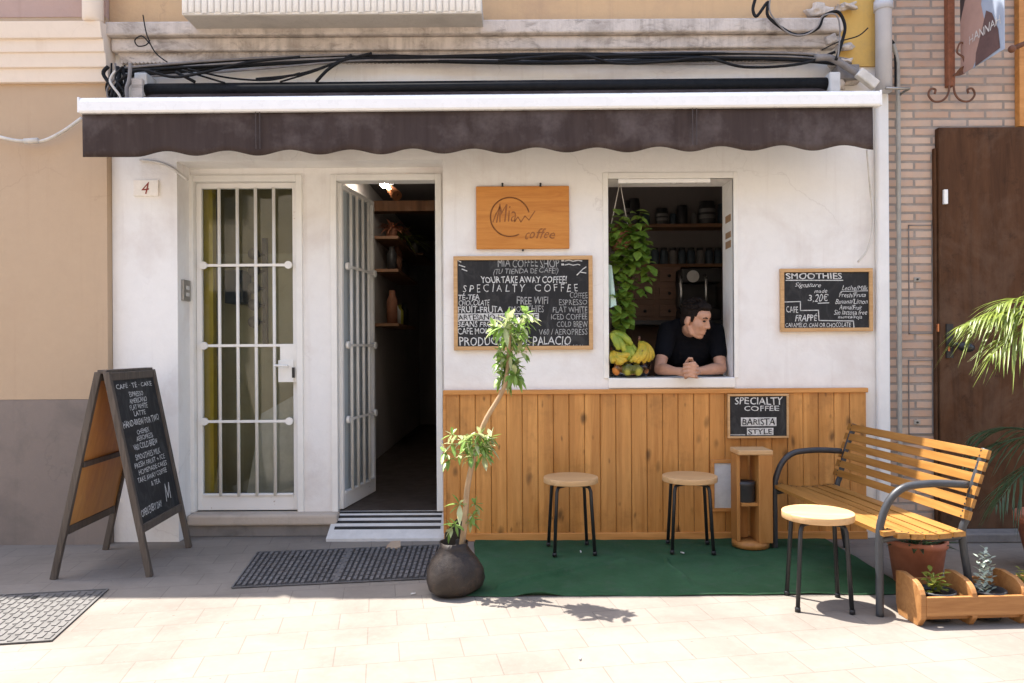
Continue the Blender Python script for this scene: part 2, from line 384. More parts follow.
def glass(name,tint=(.93,.96,.94),refl=.08):
    m=bpy.data.materials.new(name); m.use_nodes=True; n=m.node_tree.nodes; l=m.node_tree.links; n.remove(n['Principled BSDF'])
    tr=n.new('ShaderNodeBsdfTransparent'); tr.inputs[0].default_value=(*tint,1); gl=n.new('ShaderNodeBsdfGlossy'); gl.inputs['Roughness'].default_value=.03
    fr=n.new('ShaderNodeFresnel'); fr.inputs[0].default_value=1.45; mx=n.new('ShaderNodeMixShader'); l.new(fr.outputs[0],mx.inputs[0]); l.new(tr.outputs[0],mx.inputs[1]); l.new(gl.outputs[0],mx.inputs[2])
    l.new(mx.outputs[0],n['Material Output'].inputs['Surface']); return m
M['glass']=glass('window_glass'); M['jarglass']=glass('jar_glass',(.8,.85,.85))
def frosted():
    t=NT('frosted_pane'); t.b.inputs['Transmission Weight'].default_value=.0; return t.fin((.42,.47,.49),.35)
M['frost']=frosted()
def emit(name,c,s):
    m=bpy.data.materials.new(name); m.use_nodes=True; b=m.node_tree.nodes['Principled BSDF']; b.inputs['Emission Color'].default_value=(*c,1); b.inputs['Emission Strength'].default_value=s; return m
M['bulb']=emit('lit_bulb',(1,.90,.76),95)
def paving():
    t=NT('stone_paving'); v=t.coord((1,1,1),(0,0,math.radians(-10)))
    bt=t.node('ShaderNodeTexBrick'); t.link(v,bt.inputs['Vector']); bt.inputs['Scale'].default_value=1; bt.inputs['Brick Width'].default_value=.26; bt.inputs['Row Height'].default_value=.2
    bt.inputs['Mortar Size'].default_value=.0026; bt.inputs['Mortar Smooth'].default_value=.4; bt.inputs['Bias'].default_value=0
    bt.inputs['Color1'].default_value=(.200,.175,.150,1); bt.inputs['Color2'].default_value=(.220,.193,.165,1); bt.inputs['Mortar'].default_value=(.145,.125,.106,1)
    o=t.coord(); n=t.noise(o,1.7,7,.68,.4); n2=t.noise(o,26,5,.7)
    c=t.mix(bt.outputs['Color'],(.12,.10,.084),t.math('MULTIPLY',t.ramp(n,[(.44,0.0),(.72,1.0)]),.6))
    c=t.mix(c,(.27,.235,.20),t.math('MULTIPLY',t.ramp(n2,[(.5,0.0),(.8,1.0)]),.35))
    c=t.mix(c,(.07,.06,.055),t.ramp(t.noise(o,9,6,.8),[(.67,0.0),(.73,.7)])); c=t.mix(c,(.06,.052,.047),t.ramp(t.noise(o,31,2,.5),[(.74,0.0),(.77,.6)]))
    h=t.math('ADD',t.math('MULTIPLY',bt.outputs['Fac'],-.8),t.math('MULTIPLY',n2,.35)); t.bump(h,.35,.006)
    return t.fin(c,.8,0,.3)
M['paving']=paving()
def bricks():
    t=NT('thin_brick'); tc=t.node('ShaderNodeTexCoord'); sx=t.node('ShaderNodeSeparateXYZ'); t.link(tc.outputs['Object'],sx.inputs[0]); cb=t.node('ShaderNodeCombineXYZ')
    nz=t.noise(t.coord(),7,3); t.link(t.math('ADD',sx.outputs[0],t.math('MULTIPLY',nz,.012)),cb.inputs[0]); t.link(t.math('ADD',sx.outputs[2],t.math('MULTIPLY',nz,.010)),cb.inputs[1])
    bt=t.node('ShaderNodeTexBrick'); t.link(cb.outputs[0],bt.inputs['Vector']); bt.inputs['Scale'].default_value=1; bt.inputs['Brick Width'].default_value=.235; bt.inputs['Row Height'].default_value=.056
    bt.inputs['Mortar Size'].default_value=.0095; bt.inputs['Mortar Smooth'].default_value=.3
    bt.inputs['Color1'].default_value=(.49,.325,.235,1); bt.inputs['Color2'].default_value=(.60,.44,.335,1); bt.inputs['Mortar'].default_value=(.27,.232,.20,1)
    o=t.coord(); n=t.noise(o,11,5,.7); c=t.mix(bt.outputs['Color'],(.42,.36,.31),t.math('MULTIPLY',t.ramp(n,[(.42,0.0),(.7,1.0)]),.6))
    c=t.mix(c,(.30,.21,.165),t.math('MULTIPLY',t.ramp(t.noise(o,3.1,4),[(.52,0.0),(.75,1.0)]),.4))
    t.bump(t.math('ADD',t.math('MULTIPLY',bt.outputs['Fac'],-1.0),t.math('MULTIPLY',t.noise(o,40,4),.5)),.6,.008); return t.fin(c,.85,0,.2)
M['brick']=bricks()
def carpetmat():
    t=NT('green_carpet'); o=t.coord(); n=t.noise(o,2.2,6,.7); f=t.noise(o,220,2); c=t.ramp(n,[(.3,(.022,.062,.028)),(.7,(.042,.102,.052))])
    c=t.mix(c,(.075,.09,.075),t.math('MULTIPLY',t.ramp(t.noise(o,7,7,.8),[(.5,0.0),(.72,1.0)]),.45)); t.bump(f,.5,.004); return t.fin(c,.95,0,.1)
M['carpet']=carpetmat()
def sack():
    t=NT('brown_leather_sack'); o=t.coord(); n=t.noise(o,7,6,.7); c=t.ramp(n,[(.3,(.018,.014,.012)),(.58,(.042,.032,.026)),(.78,(.13,.08,.048))])
    t.bump(t.noise(o,16,6,.75),.5,.010); return t.fin(c,t.ramp(n,[(.3,.35),(.7,.6)]),0,.25)
M['sack']=sack()

# ------------------------------------------------------------------ text on signs
def text(mb, s, org, a, b, x0, x1, z0, z1, mi=0, shear=0, off=0.0, n=(0,-1,0), tilt=0, wob=.17):
    """writes s into the rectangle x0..x1, z0..z1 of the plane org + a*x + b*z"""
    cu=bpy.data.curves.new('t','FONT'); cu.body=s; cu.shear=shear; cu.offset=off; cu.resolution_u=2
    o=bpy.data.objects.new('t',cu); COL.objects.link(o)
    dg=bpy.context.evaluated_depsgraph_get(); dg.update(); me=bpy.data.meshes.new_from_object(o.evaluated_get(dg))
    bpy.data.objects.remove(o); bpy.data.curves.remove(cu)
    xs=[v.co.x for v in me.vertices]; ys=[v.co.y for v in me.vertices]
    if not xs: return
    ax,bx,ay,by=min(xs),max(xs),min(ys),max(ys)
    org,a,b=Vector(org),Vector(a),Vector(b); seed=random.uniform(0,50); tilt=tilt+random.uniform(-.06,.06)*(z1-z0)
    vs=[]
    for v in me.vertices:
        tx=(v.co.x-ax)/(bx-ax); tz=(v.co.y-ay)/max(1e-6,by-ay)
        x=x0+(x1-x0)*tx; z=z0+(z1-z0)*tz+tilt*(tx-.5)
        h_=z1-z0; f1=1.1/h_
        x+=wob*h_*noise.noise(Vector((x*f1,z*f1,seed))); z+=wob*h_*noise.noise(Vector((x*f1*.7,z*f1*.7,seed+9)))
        vs.append(org+a*x+b*z)
    fs=[list(p.vertices) for p in me.polygons]
    nn=Vector(n); fl=a.cross(b).dot(nn)<0
    if fl: fs=[f[::-1] for f in fs]
    mb.add(vs,fs,mi); bpy.data.meshes.remove(me)
def stroke(mb, pts, w, org, a, b, mi=0):     # polyline drawn as thin flat strip
    org,a,b=Vector(org),Vector(a),Vector(b)
    for (x0,z0),(x1,z1) in zip(pts[:-1],pts[1:]):
        d=Vector((x1-x0,z1-z0)); L=d.length
        if L<1e-6: continue
        d/=L; nx,nz=-d.y*w/2,d.x*w/2; e=d*w*.3
        q=[(x0-e.x+nx,z0-e.y+nz),(x0-e.x-nx,z0-e.y-nz),(x1+e.x-nx,z1+e.y-nz),(x1+e.x+nx,z1+e.y+nz)]
        vs=[org+a*x+b*z for x,z in q]; f=[0,1,2,3]
        mb.add(vs,[f],mi)

# ================================================================== GROUND
g=MB(); N=40
g.add([(-40,-40,0),(40,-40,0),(40,40,0),(-40,40,0)],[(0,1,2,3)])
pav=g.build('pavement',M['paving'],local=True); tag(pav,kind='structure')

# ================================================================== COFFEE SHOP BUILDING
XL=WX(113,0); XR=WX(889,0); RL=WX(178,0); RR=WX(444,0); RT=WZ(250,161,0)
WLx,WRx=WX(609,0),WX(734,0); WB=WZ(670,377.5,0); WT=WZ(670,178.5,0)
H=4.87; FL=.15
shop=thing('coffee_shop_building','white plastered coffee shop front with two doors, a serving window and wood cladding','building',(0,0.12,0))
b=MB(); T=.25
b.box(XL,RL,0,T,0,RT); b.box(XL,RR,0,T,RT,H); b.box(RR,WLx,0,T,0,H); b.box(WLx,WRx,0,T,0,WB-.07); b.box(WLx,WRx,0,T,WT,H); b.box(WRx,XR,0,T,0,H)
# recessed wall holding the two doors
Y2=.2
D1l,D1r=WX(193,Y2),WX(299,Y2); D2l,D2r=WX(336,Y2),WX(438,Y2); D1t=WZ(245,180,Y2); D2t=WZ(388,179,Y2)
b.box(RL,D1l,Y2,Y2+.12,FL,RT); b.box(D1l,D1r,Y2,Y2+.12,D1t,RT); b.box(D1r,D2l,Y2,Y2+.12,FL,RT); b.box(D2l,D2r,Y2,Y2+.12,D2t,RT); b.box(D2r,RR-.001,Y2,Y2+.12,FL,RT)
# lower, slightly proud plinth of the pier between the doors and smooth bands round the openings
b.build('wall',M['wall'],shop)
f=MB()   # raised bands round window
f.box(WLx-.035,WLx,-.008,.02,WB-.005,WT+.04); f.box(WRx,WRx+.03,-.008,.02,WB-.005,WT+.04); f.box(WLx,WRx,-.008,.02,WT,WT+.04)
f.build('window_surround',M['paint'],shop,bev=.004)
s_=MB(); s_.box(WLx-.004,WRx+.004,-.018,T+.04,WB-.07,WB); s_.build('window_sill',M['paint'],shop,bev=.008)
r=MB(); zr=WT-.028; r.box(WX(619,.01),WX(711,.01),-.006,.03,zr,zr+.027); r.build('shutter_rail',M['bar'],shop,bev=.004)
for (l,rr,t,nm) in ((D1l,D1r,D1t,'door_frame'),(D2l,D2r,D2t,'door_frame')):
    f=MB(); f.box(l-.03,l+.012,Y2-.018,Y2+.1,FL,t+.03); f.box(rr-.012,rr+.03 if rr<RR-.05 else RR-.005,Y2-.018,Y2+.1,FL,t+.03); f.box(l+.012,rr-.012,Y2-.018,Y2+.1,t-.012,t+.03)
    f.build(nm,M['paint'],shop,bev=.004)
# stone step in front of the barred door
st=MB(); x0,x1=RL+.004,WX(336,.1); st.box(x0,x1,.10,Y2+.1,.075,FL); st.build('doorstep',M['stone'],shop,bev=.018,seg=3)
st=MB(); st.box(RL,D2l-.02,.125,.3,.0,.075); st.build('step_riser',M['step'],shop,bev=.006)
# striped ramp into the doorway
rx0,rx1=D2l-.015,RR-.006
rm=MB(); yb,yt,zt=-.02,.21,FL
rm.add([(rx0-.006,yb,0),(rx1,yb,0),(rx1,yb,.018),(rx0-.006,yb,.018),(rx0,yt,0),(rx1,yt,0),(rx1,yt,zt),(rx0,yt,zt)],[(0,1,2,3),(3,2,6,7),(1,5,6,2),(0,3,7,4),(4,7,6,5)],0)
def rampz(y): return .018+(zt-.018)*(y-yb)/(yt-yb)
for k,(ya,w) in enumerate(((.055,.02),(.105,.018),(.15,.017),(.188,.014))):
    e=.004; xa,xb=rx0+.03,rx1-.03
    rm.add([(xa,ya,rampz(ya)+e),(xb,ya,rampz(ya)+e),(xb,ya+w,rampz(ya+w)+e),(xa,ya+w,rampz(ya+w)+e),(xa,ya,rampz(ya)-.002),(xb,ya,rampz(ya)-.002)],[(0,1,2,3),(4,5,1,0)],1)
rm.build('entrance_ramp',[M['papwhite'],M['black']],shop)
# wood cladding
cx0,cx1=WX(444.5,-.03,470),WX(866,-.03,470); ct=WZ(655,389,-.03); cb=MB()
n=27; pw=(cx1-cx0)/n
for i in range(n):
    a=cx0+i*pw; d=-.026-random.uniform(0,.003); w0=a+.0010; w1=a+pw-.0010
    cb.add([(w0,d+.004,.05),(w0+.004,d,.05),(w1-.004,d,.05),(w1,d+.004,.05),(w0,d+.004,ct-.02),(w0+.004,d,ct-.02),(w1-.004,d,ct-.02),(w1,d+.004,ct-.02)],[(0,1,5,4),(1,2,6,5),(2,3,7,6)])
cb.add([(cx0,-.012,.02),(cx1,-.012,.02),(cx1,-.012,ct-.02),(cx0,-.012,ct-.02)],[(0,1,2,3)],1)
cb.box(cx1-.004,cx1+.004,-.026,0,.02,ct-.01)
M['clad_o']=M['clad']
o=cb.build('wood_cladding',[M['clad'],M['cabinet']],shop)
tr=MB(); tr.box(cx0-.006,cx1+.012,-.046,0,ct-.03,ct); tr.box(cx0-.004,cx1+.006,-.04,-.012,.0,.05); tr.box(cx0-.008,cx0+.012,-.036,0,.05,ct-.03)
tr.build('cladding_trim',M['trim'],shop,bev=.004)
# cornice over the shop, scalloped tile edge, soffit strip, upper wall
y=-.11; c0,c1=WX(106,y),WX(846,y)
co=MB(); z1,z2=WZ(475,19,y),WZ(475,33,y); yb2=-.07; z3=WZ(475,49,yb2)
co.box(c0,c1,y,0,z2,z1); co.box(c0+.02,c1-.03,yb2,0,z3,z2-.001)
co.build('concrete_cornice',M['concrete'],shop,bev=.012)
sc=MB(); ys=-.035; zt1,zt2=WZ(475,50.5,ys),WZ(475,62,ys)
sc.box(c0+.06,c1-.12,ys,0,zt2+.012,zt1-.004,0)
k=0; xx=c0+.06
while xx<c1-.14:
    sc.tube([(xx,ys-.004,zt1-.01),(xx,0,zt1-.01)],.011,6,0); sc.tube([(xx+.013,ys-.002,zt2+.014),(xx+.013,0,zt2+.014)],.011,6,0); xx+=.026
sc.build('scalloped_eave',M['concrete'],shop)
uw=MB(); zu=z1+.002; uw.box(XL+.0,WX(842,-.02),-.02,0,zu,H-.003,0); uw.box(WX(842,-.02),XR-.003,-.018,0,WZ(850,66,-.02),H-.003,1); uw.build('upper_wall',[M['ochre'],M['yellow']],shop)
# broken lumps of mortar at the right end of the cornice
for (px,py,rw,rh,dp) in ((835,38,.12,.05,.1),(850,45,.10,.035,.07),(820,8,.2,.05,.08),(845,4,.16,.04,.1),(838,60,.14,.03,.12),(856,76,.13,.06,.08),(834,82,.1,.07,.1)):
    lm=MB(); X,Z=W(px,py,-.08); n0=5
    for q in range(n0):
        a=random.random()*6.28; lm.obox((X+rw*.3*math.cos(a),-.05+.02*math.sin(a*3),Z+rh*.3*math.sin(a)),(rw*random.uniform(.15,.35),0,random.uniform(-.02,.02)),(0,dp*random.uniform(.3,.5),.01),(random.uniform(-.02,.02),0,rh*random.uniform(.2,.5)),0)
    lm.build('broken_mortar',M['concrete'],shop,remesh=.008,smooth_it=2)
# balcony above: thin slab with ribbed white front
bal=MB(); yb_=-.31; bx0,bx1=WX(184,yb_),WX(484,yb_); bz=WZ(330,14,yb_)
bal.box(bx0,bx1,yb_+.012,0.0,bz,bz+.10); bal.build('balcony_slab',M['soffit'],shop,bev=.006)
rib=MB(); n=46
for i in range(n):
    a=bx0+(bx1-bx0)*i/n; bb=bx0+(bx1-bx0)*(i+1)/n; mid=(a+bb)/2
    rib.tube([(mid,yb_,bz+.004+.004*((i*7)%3)),(mid,yb_,bz+.30)],(bx1-bx0)/n*.47,8)
rib.box(bx0,bx1,yb_+.001,yb_+.012,bz+.003,bz+.3)
rib.build('balcony_screen',M['bar'],shop)
# roof, rear and interior shells
sh=MB(); sh.box(XL,XR,T+.001,7,H-.1,H-.01); sh.box(XL,XL+.1,T+.001,7,0,H-.1); sh.box(XR-.1,XR,T+.001,7,0,H-.1); sh.box(XL,XR,6.9,7,0,H-.1)
sh.build('rear_walls_and_roof',M['pink'],shop)
IX0,IX1=-1.37,2.2; CY=1.95
iw=MB(); e=.06
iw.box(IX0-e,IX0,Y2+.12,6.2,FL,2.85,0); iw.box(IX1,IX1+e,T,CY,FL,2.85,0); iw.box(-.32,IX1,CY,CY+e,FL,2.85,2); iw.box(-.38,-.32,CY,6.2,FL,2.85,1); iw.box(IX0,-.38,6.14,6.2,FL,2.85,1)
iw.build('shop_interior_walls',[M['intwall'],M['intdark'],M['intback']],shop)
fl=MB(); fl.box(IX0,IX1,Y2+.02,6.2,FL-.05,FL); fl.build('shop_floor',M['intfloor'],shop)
ce=MB(); ce.box(IX0-e,IX1+e,T+.08,6.2,2.86,2.9,0); ce.box(IX0,-.38,2.4,2.55,2.60,2.70,1); ce.build('shop_ceiling',[M['intdark'],M['door']],shop)
# lobby behind the barred door
lb=MB(); LX0,LX1,LY=-2.5,-1.45,.92
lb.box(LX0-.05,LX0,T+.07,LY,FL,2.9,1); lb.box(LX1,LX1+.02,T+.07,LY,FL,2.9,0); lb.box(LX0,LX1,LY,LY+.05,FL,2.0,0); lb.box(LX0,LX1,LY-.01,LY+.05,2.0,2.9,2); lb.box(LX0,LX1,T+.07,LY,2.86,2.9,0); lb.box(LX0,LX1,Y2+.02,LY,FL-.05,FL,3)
lb.box(LX0+.001,D1l+.075,.36,.42,FL,2.85,1)
lb.add([(-1.98,.66,FL),(-1.46,.66,FL),(-1.46,.66,1.0),(-1.86,.66,.78),(-1.98,.71,FL),(-1.46,.71,FL),(-1.46,.71,1.0),(-1.86,.71,.78)],[(0,1,2,3),(4,7,6,5),(3,2,6,7),(0,3,7,4)],4)
lb.build('lobby_walls',[M['olive'],M['yellowpaint'],M['oliveupper'],M['intfloor'],M['papwhite']],shop)

# door leaves (parts of the building, their grilles are sub-parts)
def door_leaf(l,r,t,zb,nbars,rails,lock=None,name='barred_door',hinge=None,ang=0,pane='glass'):
    d=bpy.data.objects.new(name,None); COL.objects.link(d); d.parent=shop
    d.location=Vector((l,Y2+.05,zb))-Vector(shop.location); d.rotation_euler=(0,0,ang); w=r-l; h=t-zb
    f=MB(); k=.035
    f.box(0,k,-.02,.02,0,h); f.box(w-k,w,-.02,.02,0,h); f.box(k,w-k,-.02,.02,h-k,h); f.box(k,w-k,-.02,.02,0,.10); f.box(k,w-k,-.03,.0,.10,.115)
    f.build('leaf_frame',M['paint_worn'],d,local=True,bev=.003)
    q=MB()
    for i in range(nbars):
        x=k+(w-2*k)*(i+1)/(nbars+1); q.tube([(x,-.026,.1),(x,-.026,h-k)],.0115,8)
    for z in rails:
        q.box(k+.01,w-k-.01,-.042,-.034,z-.009,z+.009)
        for x in ((k+.022,) if (lock and abs(z-lock)<.2) else (k+.022,w-k-.022)): q.tube([(x,-.05,z),(x,-.03,z)],.026,16)
    q.build('bar_grille',M['paint'],d,local=True)
    gl=MB(); gl.box(k,w-k,.004,.010,.10,h-k); gl.build('pane',M[pane],d,local=True)
    if lock:
        lk=MB(); zl=lock; lk.box(w-.115,w+.002,-.05,-.02,zl-.13,zl+.13); lk.box(w-.125,w-.02,-.062,-.05,zl-.13,zl+.02); lk.tube([(w-.06,-.062,zl-.02),(w-.06,-.1,zl-.02)],.01,8); lk.tube([(w-.06,-.1,zl-.02),(w-.14,-.1,zl-.015)],.009,8)
        lk.build('lock_box',M['paint'],d,local=True,bev=.004)
        kh=MB(); kh.box(w-.03,w-.012,-.066,-.06,zl-.1,zl-.03); kh.build('keyhole_plate',M['black'],d,local=True)
    return d
zb1=FL+.005; l1,r1=D1l+.014,D1r-.014
rails=[WZ(245,p,Y2)-zb1 for p in (265,345.5,421.5)]
door_leaf(l1,r1,D1t-.014,zb1,4,rails,lock=WZ(290,363,Y2)-zb1)
door_leaf(D2l+.014,D2r-.014,D2t-.014,zb1,4,rails,name='open_door',ang=math.radians(81),pane='frost')

# ================================================================== NEIGHBOURS
y=-.06
lbld=thing('peach_house','peach plastered house with grey cement base on the left','building',(-4.5,.1,0))
zd=WZ(56,399.5,y); zc=WZ(50,79,y); XLL=XL-.003
w=MB(); w.box(-9,XLL,y+.004,.3,zd,zc+.4,0); w.box(-9,XLL,y,.3,0,zd-.002,1); w.box(-9,XLL,y,.3,zc+.4,4.62,2); w.box(-9,XLL,.3,4,4.4,4.6,2)
w.build('wall',[M['peach'],M['dado'],M['pink']],lbld)
cn=MB(); zz=[WZ(50,p,-.14) for p in (79,66,52,40,24)]; ds=[-.085,-.10,-.125,-.15,-.165]
prof=[(0.0,zz[0])]+[(ds[0],zz[0]),(ds[0]-.01,zz[1]),(ds[1]-.012,zz[1]+.004),(ds[2],zz[2]),(ds[2]-.012,zz[2]+.003),(ds[2]-.02,zz[3]),(ds[3]-.015,zz[3]+.004),(ds[4]-.02,zz[4]),(0.0,zz[4]+.02)]
xr_=WX(104,-.16)
cn.prism([(a,b_) for a,b_ in prof],(-9,0,0),(0,1,0),(0,0,1),(9+xr_,0,0)); cn.build('cornice_moulding',M['cream'],lbld,bev=.003)
pp=MB(); px_=WX(95,-.15); pp.tube([(px_,-.15,zz[4]+.0),(px_,-.15,zz[4]+.02),(px_,-.15,zz[4]+.5)],[.05,.062,.062],14); tag(pp.build('drain_outlet',M['cream']),'short pale drainpipe stub above the peach cornice','pipe')

rb=thing('brick_house','thin brick house wall with a big dark brown door on the right','building',(5,.2,0))
yr=.02; w=MB(); X0=XR+.003; w.box(X0,9,yr,.35,0,5.0); w.box(X0,9,.35,4,4.8,4.98); w.build('wall',M['brick'],rb)
mtr=MB()
for (a,b_,c,d) in ((908,225,933,334),(908,360,933,434)):
    xa,za=W(a,b_,yr); xb,zb_=W(c,d,yr)
    for (q0,q1,q2,q3) in ((xa,xb,za-.006,za),(xa,xb,zb_,zb_+.006),(xa,xa+.006,zb_,za),(xb-.006,xb,zb_,za)): mtr.box(q0,q1,yr-.006,yr+.002,q2,q3,0)
    kx=xa+.055; kz=zb_+(za-zb_)*(.5 if b_<300 else .16); mtr.box(kx-.02,kx+.02,yr-.008,yr+.002,kz-.014,kz+.014,1); mtr.tube([(kx,yr-.014,kz),(kx,yr-.006,kz)],.007,8,2)
mtr.build('meter_hatches',[M['greycable'],M['conduit'],M['black']],rb)
dx0=WX(940,-.03); dt=WZ(980,127,-.03); dm=MB()
dm.box(dx0,dx0+1.35,-.03,yr-.002,.06,dt); pd=dm.build('house_door',M['door'],rb,bev=.006)
fr=MB(); fx=WX(935.5,-.012); fz=WZ(937,148,-.012); fr.box(fx,dx0-.003,-.012,yr-.002,.0,fz); fr.build('door_jamb',M['door'],rb,bev=.003)
hd=MB(); hx,hz=W(949,341,-.03); hd.box(hx-.022,hx+.022,-.042,-.029,hz-.11,hz+.11,0); X,Z=W(966,347,-.1); hd.tube([(hx,-.042,hz-.02),(hx+.02,-.085,hz-.02),(X,-.095,Z)],.012,8,0); hd.ell((X,-.1,Z),(.055,0,-.012),(0,.035,0),(.008,0,.032),12,8,0)
X,Z=W(949,348,-.045); hd.box(X-.006,X+.006,-.047,-.041,Z-.02,Z+.01,1); X,Z=W(938,327,-.03); hd.box(X-.004,X+.004,-.036,-.02,Z-.03,Z+.02,1)
hd.build('door_knob',[M['black'],M['copper']],pd)
sk=MB(); X0_,Z0_=W(942.5,190,-.03); X1_,Z1_=W(946.5,204.5,-.03); sk.box(X0_,X1_,-.05,-.029,Z1_,Z0_); tag(sk.build('alarm_sensor',M['bar'],bev=.003),'small white sensor on the brown door edge','sensor')
ds_=MB(); ds_.box(dx0-.03,dx0+1.4,-.16,yr,0,.06); ds_.build('threshold',M['step'],rb,bev=.01)

# house across the street, behind the camera (it sends sunlight back on to the shop)
oh=thing('house_across_street','cream house across the street facing the coffee shop','building',(0,-10.2,0))
w=MB(); w.box(-14,14,-14,-10.2,0,6.5); w.build('wall',M['house'],oh)
ww=MB()
for i in range(9):
    x=-12+i*3
    for z in (1.0,4.0): ww.box(x-.5,x+.5,-10.21,-10.17,z,z+1.5)
ww.build('window_panes',M['window_dark'],oh)
ed=MB(); ed.box(-14.1,14.1,-14,-10.05,6.5,6.7); ed.build('roof_edge',M['cream'],oh)

# ================================================================== AWNING
aw=thing('awning','dark brown scalloped awning with a white front bar, rolled up over the shop','awning',(-.2,-.2,2.6))
ya=-.38; ax0,ax1=WX(82.5,ya,104),WX(877.5,ya,98); za0,za1=WZ(480,111,ya),WZ(480,95,ya)
q=MB(); hb=za1-za0
pr=[(0,0),(-.03,0),(-.038,.012),(-.038,hb-.03),(-.026,hb-.008),(-.01,hb),(.03,hb),(.03,.01)]
q.prism([(a,b_) for a,b_ in pr],(ax0,ya,za0),(0,1,0),(0,0,1),(ax1-ax0,0,0)); q.build('front_bar',M['bar'],aw,bev=.003)
for xe in (ax0-.012,ax1): ec=MB(); ec.box(xe,xe+.012,ya-.036,ya+.03,za0+.002,za1-.002); ec.build('end_cap',M['bar'],aw,bev=.003)
vx0,vx1=WX(83,ya,130),WX(872.5,ya,130); vb=WZ(480,151,ya); va=MB(); n=260; nz=6; per=61.6*(CAMD+ya)/F; ph0=WX(166,ya,130)
vs=[];
for i in range(n+1):
    t=i/n; x=vx0+(vx1-vx0)*t
    drop=.0155*math.cos(2*PI*(x-ph0)/per)
    if x<ph0-per/2 or x>ph0+11.5*per: drop=-.0155
    bz_=vb+drop
    for j in range(nz+1):
        s=j/nz; z=za0+.004+(bz_-za0-.004)*s
        yy=ya-.005-.012*s*noise.noise(Vector((x*1.7,s*.6,0)))-.006*math.sin(x*9)*s
        vs.append((x,yy,z))
va.add(vs,[(i*(nz+1)+j,i*(nz+1)+j+1,(i+1)*(nz+1)+j+1,(i+1)*(nz+1)+j) for i in range(n) for j in range(nz)],0,True)
vo=va.build('valance',M['canvas'],aw); sm=vo.modifiers.new('s','SOLIDIFY'); sm.thickness=.003
for px in (692,696,257,261):
    se=MB(); X=WX(px,ya,130); se.box(X-.0015,X+.0015,ya-.0235,ya-.016,vb+.02,za0); se.build('seam',M['hem'],aw)
tb=MB(); yt_=-.13; X0,X1=WX(147,yt_,88),WX(826,yt_,80); zt_=WZ(480,87.5,yt_); tb.tube([(X0,yt_,zt_),(X1,yt_,zt_)],.042,16,0); tb.build('fabric_roll',M['cable'],aw)
cn_=MB(); cn_.add([(X0+.05,yt_-.03,zt_-.035),(X1-.05,yt_-.03,zt_-.035),(vx1-.02,ya+.02,za0+.03),(vx0+.02,ya+.02,za0+.03)],[(0,1,2,3)]); cn_.build('canopy',M['canvas'],aw)
for X,s in ((X0,-1),(X1,1)):
    br=MB(); br.box(X,X+s*.07,-.19,-.02,zt_-.08,zt_+.06); br.build('roll_bracket',M['plastic'] if s>0 else M['concrete'],aw,bev=.01)
for X,s_ in ((X0,1),(X1,-1)):
    ar=MB(); ar.tube([(X+s_*.3,-.1,za0+.02),(X+s_*1.4,-.22,za0+.02),(X+s_*.35,ya+.05,za0+.02)],.016,8); ar.build('folding_arm',M['bar'],aw)
aw.rotation_euler.y=-.003
# ================================================================== PIPES, CABLES, SMALL WALL FITTINGS
dpipe=thing('drainpipe','grey and white drainpipe between the cafe wall and the brick','drainpipe',(WX(884,-.08),-.08,.03))
X=WX(884.5,-.08,200); zA,zB,zC=WZ(884,428,-.08),WZ(884,92,-.08),4.8
q=MB(); q.tube([(X,-.08,zB),(X,-.08,zC)],.050,18); q.build('upper_pipe',M['pvc'],dpipe)
q=MB(); q.box(WX(874,0,250),WX(890.5,-.05,250),-.05,-.002,.03,zB+.01); q.build('lower_casing',M['pipewhite'],dpipe,bev=.02,seg=4)
q=MB()
for py in (6,): z=WZ(884,py,-.08); q.tube([(X,-.08,z-.03),(X,-.08,z+.03)],.058,18)
q.build('collar',M['pvc'],dpipe)
q=MB(); z=WZ(884,92,-.08); q.tube([(X-.02,-.145,z),(X+.13,-.145,z),(X+.13,.0,z)],.009,8); q.build('clamp',M['metal'],dpipe)
q=MB(); Xc=WX(898.5,-.02,300); q.tube(spline([(Xc-.03,-.03,WZ(895,45,-.02)),(Xc-.005,-.03,WZ(895,60,-.02)),(Xc,-.03,WZ(895,80,-.02)),(Xc,-.03,WZ(899,200,-.02)),(Xc,-.03,.35)],5),.0135,10); tag(q.build('conduit',M['conduit']),'thin grey conduit running down the brick wall beside the drainpipe','conduit')
q=MB(); q.tube(spline([(WX(893,-.02),-.02,WZ(893,40,-.02)),(WX(896,-.02),-.03,WZ(896,50,-.02)),(WX(896.5,-.02),-.03,WZ(896,90,-.02))],5),.008,8); tag(q.build('cable',M['cable']),'short black cable on the brick right of the drainpipe','cable')
yc=-.20
def cable(pts,r,m,label,y=yc,n=8,name='cable'):
    P=[]
    for p in pts:
        yy=p[2] if len(p)>2 else y; X,Z=W(p[0],p[1],yy); P.append((X,yy,Z))
    q=MB(); q.tube(spline(P,7),r,n); return tag(q.build(name,m),label,'cable')
# main bundle: one tied harness of several strands
q=MB()
for k in range(7):
    P=[]; ph=random.random()*6
    for px in range(125,858,22):
        t=(px-125)/733; yy=-.09-.012*math.sin(k*1.7+px*.01); base=72-14*min(1,t*3.2) if t<.31 else 58
        py=base+2.2*math.sin(px*.013+ph)+(k-3)*1.25+(6*max(0,(px-790)/70)**1.5 if px>790 else 0)
        X,Z=W(px,py,yy); P.append((X,yy,Z))
    q.tube(spline(P,3),.0075+.003*(k%3),6,0 if k%3 else 1)
hb_=tag(q.build('cable_bundle',[M['cable'],M['greycable']]),'thick tied bundle of black cables under the stained cornice','cable bundle')
cable([(118,82),(140,70),(175,77),(215,70),(250,62),(300,57)],.009,M['cable'],'black cable branching off the left end of the bundle, upper strand')
cable([(256,79),(300,74),(345,60),(372,53)],.008,M['cable'],'black cable dropping left from the bundle above the doorway, long shallow strand',-.17)
